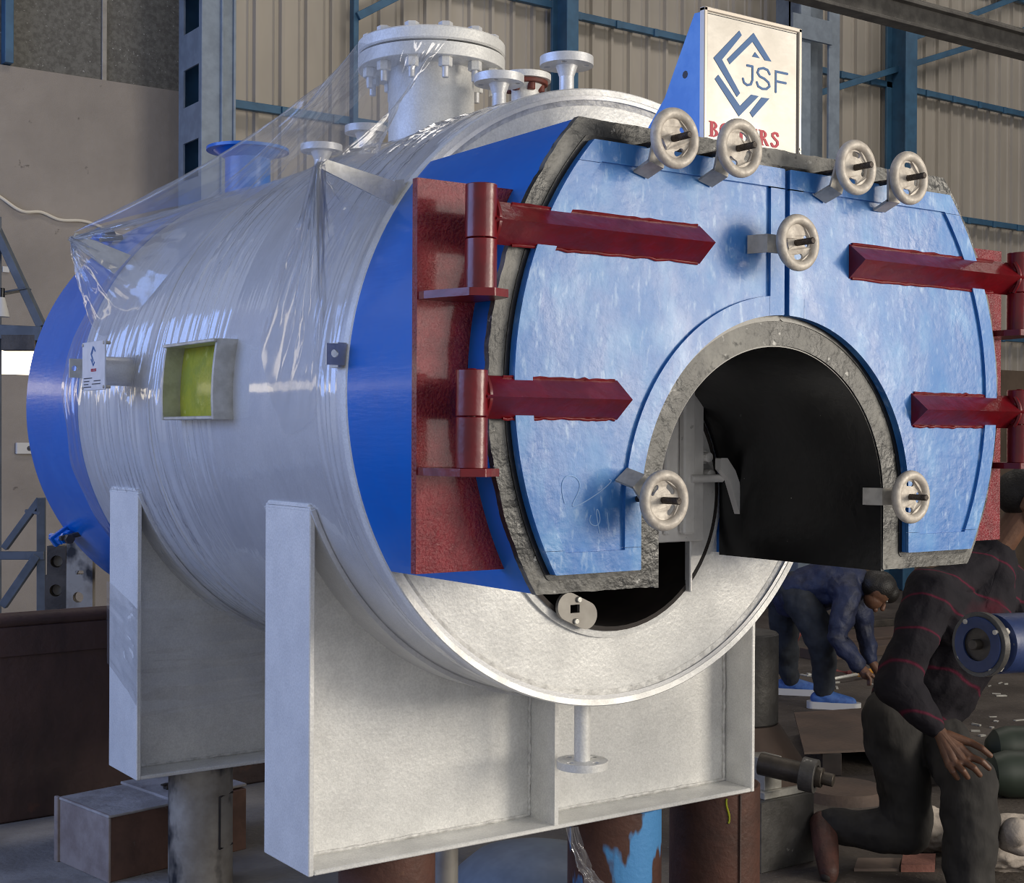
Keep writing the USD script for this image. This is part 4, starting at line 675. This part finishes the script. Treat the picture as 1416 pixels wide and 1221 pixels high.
# steel plates lying on bearers
c4 = [(3.459, 2.255, 0.030), (4.213, 2.030, 0.030), (3.418, 1.160, 0.030), (2.711, 1.466, 0.030)]
pt = thing('steel_plate', 'brown flat steel plate lying raised off the floor between the two workers', 'steel plate', (c4[0][0], c4[0][1], Z0))
obj('plate', ext(Polygon([c[:2] for c in c4]), .018, .03, 'xy'), 'plate_brown', pt, smooth=False)
for a in (.2, .8):
    q0, q1 = lerp(c4[0], c4[1], a), lerp(c4[3], c4[2], a); obj('bearer', bar((q0[0], q0[1], -.041), (q1[0], q1[1], -.041), .1, .118), 'soot', pt)
for i, (a, b, w, h, m_, nm, lb) in enumerate([((5.677, 4.206, -0.060), (7.387, 4.058, -0.060), .25, .08, 'plate_brown', 'steel_plank', 'long brown steel plank on the floor behind the bending worker'), ((6.986, 5.168, -0.050), (8.509, 4.917, -0.050), .10, .10, 'dark_steel', 'steel_bar', 'long dark steel bar lying on the floor near the back wall'), ((6.390, 4.708, -0.060), (7.722, 4.549, -0.060), .5, .06, 'plate_brown', 'steel_sheet', 'brown sheet of steel lying flat behind the steel plank'), ((2.882, 1.085, -0.060), (3.369, 0.984, -0.060), .12, .08, 'soot', 'steel_bar', 'dark steel bar on the floor behind the kneeling worker')]):
    solo(nm, bar(a, b, w, h), m_, lb, 'steel stock')
ds = np.array((2.585, 1.091, -0.100)); solo('round_plate', lathe([(0, .05), (.20, .045), (.235, .0), (0, 0)], (ds[0], ds[1], Z0), (0, 0, 1), 40), 'plate_brown', 'round dark plate lying on the floor beside the bearing machine', 'steel plate')
hs = [(4.863, 3.685, -0.085), (5.154, 3.923, 0.020), (5.237, 3.884, 0.200), (5.407, 3.970, 0.200), (5.330, 3.807, 0.020), (5.399, 3.724, -0.085), (5.386, 3.534, -0.085)]
solo('gas_hose', tube(hs, .018, 8), 'hose_red', 'dull red gas hose looping between the legs of the bending worker', 'hose')
tc = thing('cutting_torch', 'small yellow handled cutting torch on the floor by the reaching hand', 'torch', (5.353, 3.469, -0.100)); q0, q1 = np.array((5.133, 3.330, -0.060)), np.array((5.455, 3.385, -0.060)); obj('handle', cyl(lerp(q0, q1, .45), q1, .022), 'tool_yellow', tc); obj('lance', tube([lerp(q0, q1, .5), q0, q0 + V(-.12, .02, -.01)], .012, 8), 'aluminium', tc); obj('valve', hexnut(lerp(q0, q1, .42), up, .03, .04), 'tool_yellow', tc)
for a, b, lb in (((3.667, 1.036, 0.053), (3.990, 0.809, 0.063), 'upper dark green gas cylinder lying behind the kneeling worker'), ((3.146, 0.668, 0.052), (3.455, 0.451, 0.061), 'lower dark green gas cylinder lying behind the kneeling worker')):
    a, b = np.array(a), np.array(b); a[2] = b[2] = Z0 + .116; w = (b - a) / np.linalg.norm(b - a); L = 1.2; r = .115
    g = thing('gas_cylinder', lb, 'gas cylinder', a); obj('tank', lathe([(0, -.02), (.05, -.01), (.095, .03), (r, .10), (r, L), (.09, L + .04), (0, L + .06)], a, w, 40), 'gas_green', g)
def sackm(c, r, seed, sq=(1, 1, .5)):
    q = trimesh.creation.icosphere(4, 1.0); v = q.vertices; v *= (1 + .5 * (meshkit.fbm(v * 1.7 + seed, 4, seed) - .5) + .22 * (meshkit.fbm(v * 5 + seed, 3, seed) - .5))[:, None]; v *= np.array(sq) * r; v[:, 2] = np.maximum(v[:, 2], -.35 * r); q.vertices = v + np.array(c) - [0, 0, v[:, 2].min()]; return q
solo('sack', sackm((2.238, 0.276, -0.100), .15, 2, (1, .7, .75)), 'sack', 'crumpled pale sack between the legs of the kneeling worker', 'sack', smooth=True)
solo('sack', sackm((2.325, -0.062, -0.100), .22, 5, (1.2, .8, .5)), 'sack', 'pale sack on the floor at the right edge', 'sack', smooth=True)
solo('work_boot', bones([[(V(*(1.985, -0.324, 0.140)), .055), (V(*(1.998, -0.282, 0.100)), .05), (V(*(2.033, -0.316, 0.080)), .045)]], .015, 4), 'sack', 'worn beige boot on the sack at the right edge', 'boot', smooth=True)
for (a, b, c_), m_, nm, lb, ct in ((((1.681, 0.219, -0.100), (1.833, 0.116, -0.100), (1.809, 0.312, -0.100)), 'cardboard', 'cardboard_piece', 'grey-brown piece of cardboard on the floor below the kneeling shin', 'cardboard'), (((1.833, 0.105, -0.100), (1.946, 0.028, -0.100), (1.967, 0.205, -0.100)), 'brick_pink', 'fire_brick', 'pink fire brick lying on the floor below the knee', 'brick')):
    a, b, c_ = map(np.array, (a, b, c_)); q = Polygon([a[:2], b[:2], (b + c_ - a)[:2], c_[:2]]); solo(nm, ext(q, Z0, Z0 + (.012 if ct == 'cardboard' else .03), 'xy'), m_, lb, ct, smooth=False)
# blue motor at the right edge
m0, m1 = np.array((0.842, -1.011, 1.043)), np.array((1.242, -1.023, 1.024)); ax = (m1 - m0) / np.linalg.norm(m1 - m0)
mt_ = thing('blue_motor', 'dark blue flanged motor at the right edge, in front of the kneeling person', 'motor', (m1[0] + .25, m1[1] - .14, Z0))
obj('flange', tube_ring(m0 - .012 * ax, m0 + .014 * ax, .098, .055, 48), 'machine_grey', mt_); obj('flange_face', tube_ring(m0 - .018 * ax, m0 - .011 * ax, .084, .05), 'motor_blue', mt_); obj('spigot', cat(cyl(m0 - .008 * ax, m0 + .05 * ax, .06), cyl(m0 - .04 * ax, m0 + .04 * ax, .016)), 'dark_steel', mt_)
obj('housing', lathe([(0, .045), (.07, .045), (.09, .055), (.092, .07), (.092, .50), (.08, .52), (0, .52)], m0, ax, 48), 'motor_blue', mt_)
tv = np.cross(ax, [0, 0, 1.]); tv /= np.linalg.norm(tv)
for k in range(4):
    a = k * math.pi / 2 + .6; c = m0 + .078 * (math.cos(a) * tv + math.sin(a) * up); obj('bolt', cat(cyl(c - .02 * ax, c + .045 * ax, .008, 12), hexnut(c + .022 * ax, ax, .014, .014)), 'clip', mt_)
fb = m0 + .40 * ax; obj('pedestal', box(fb[0] - .07, fb[0] + .07, fb[1] - .07, fb[1] + .07, Z0, fb[2] - .08), 'motor_blue', mt_); obj('base_plate', box(fb[0] - .16, fb[0] + .16, fb[1] - .16, fb[1] + .16, Z0, Z0 + .02), 'dark_steel', mt_)
# fine scrap on the floor between the workers
ch_ = []
for k in range(160):
    x, y = rng.uniform(1.6, 6.5), rng.uniform(.6, 4.8); a = rng.uniform(0, 3.14); w, l = rng.uniform(.008, .03), rng.uniform(.02, .09)
    if x < 3.6 and y < 1.0 or y > 1.2 and y < 2.2 and x < 4.2: continue
    q = box(-l / 2, l / 2, -w / 2, w / 2, 0, rng.uniform(.004, .012), .001); q.apply_transform(trimesh.transformations.rotation_matrix(a, [0, 0, 1])); q.apply_translation((x, y, Z0)); ch_.append(q)
tag(obj('scrap_chips', cat(*ch_), 'aluminium', smooth=False), 'small bright metal offcuts scattered over the dark floor', 'scrap', kind='stuff')
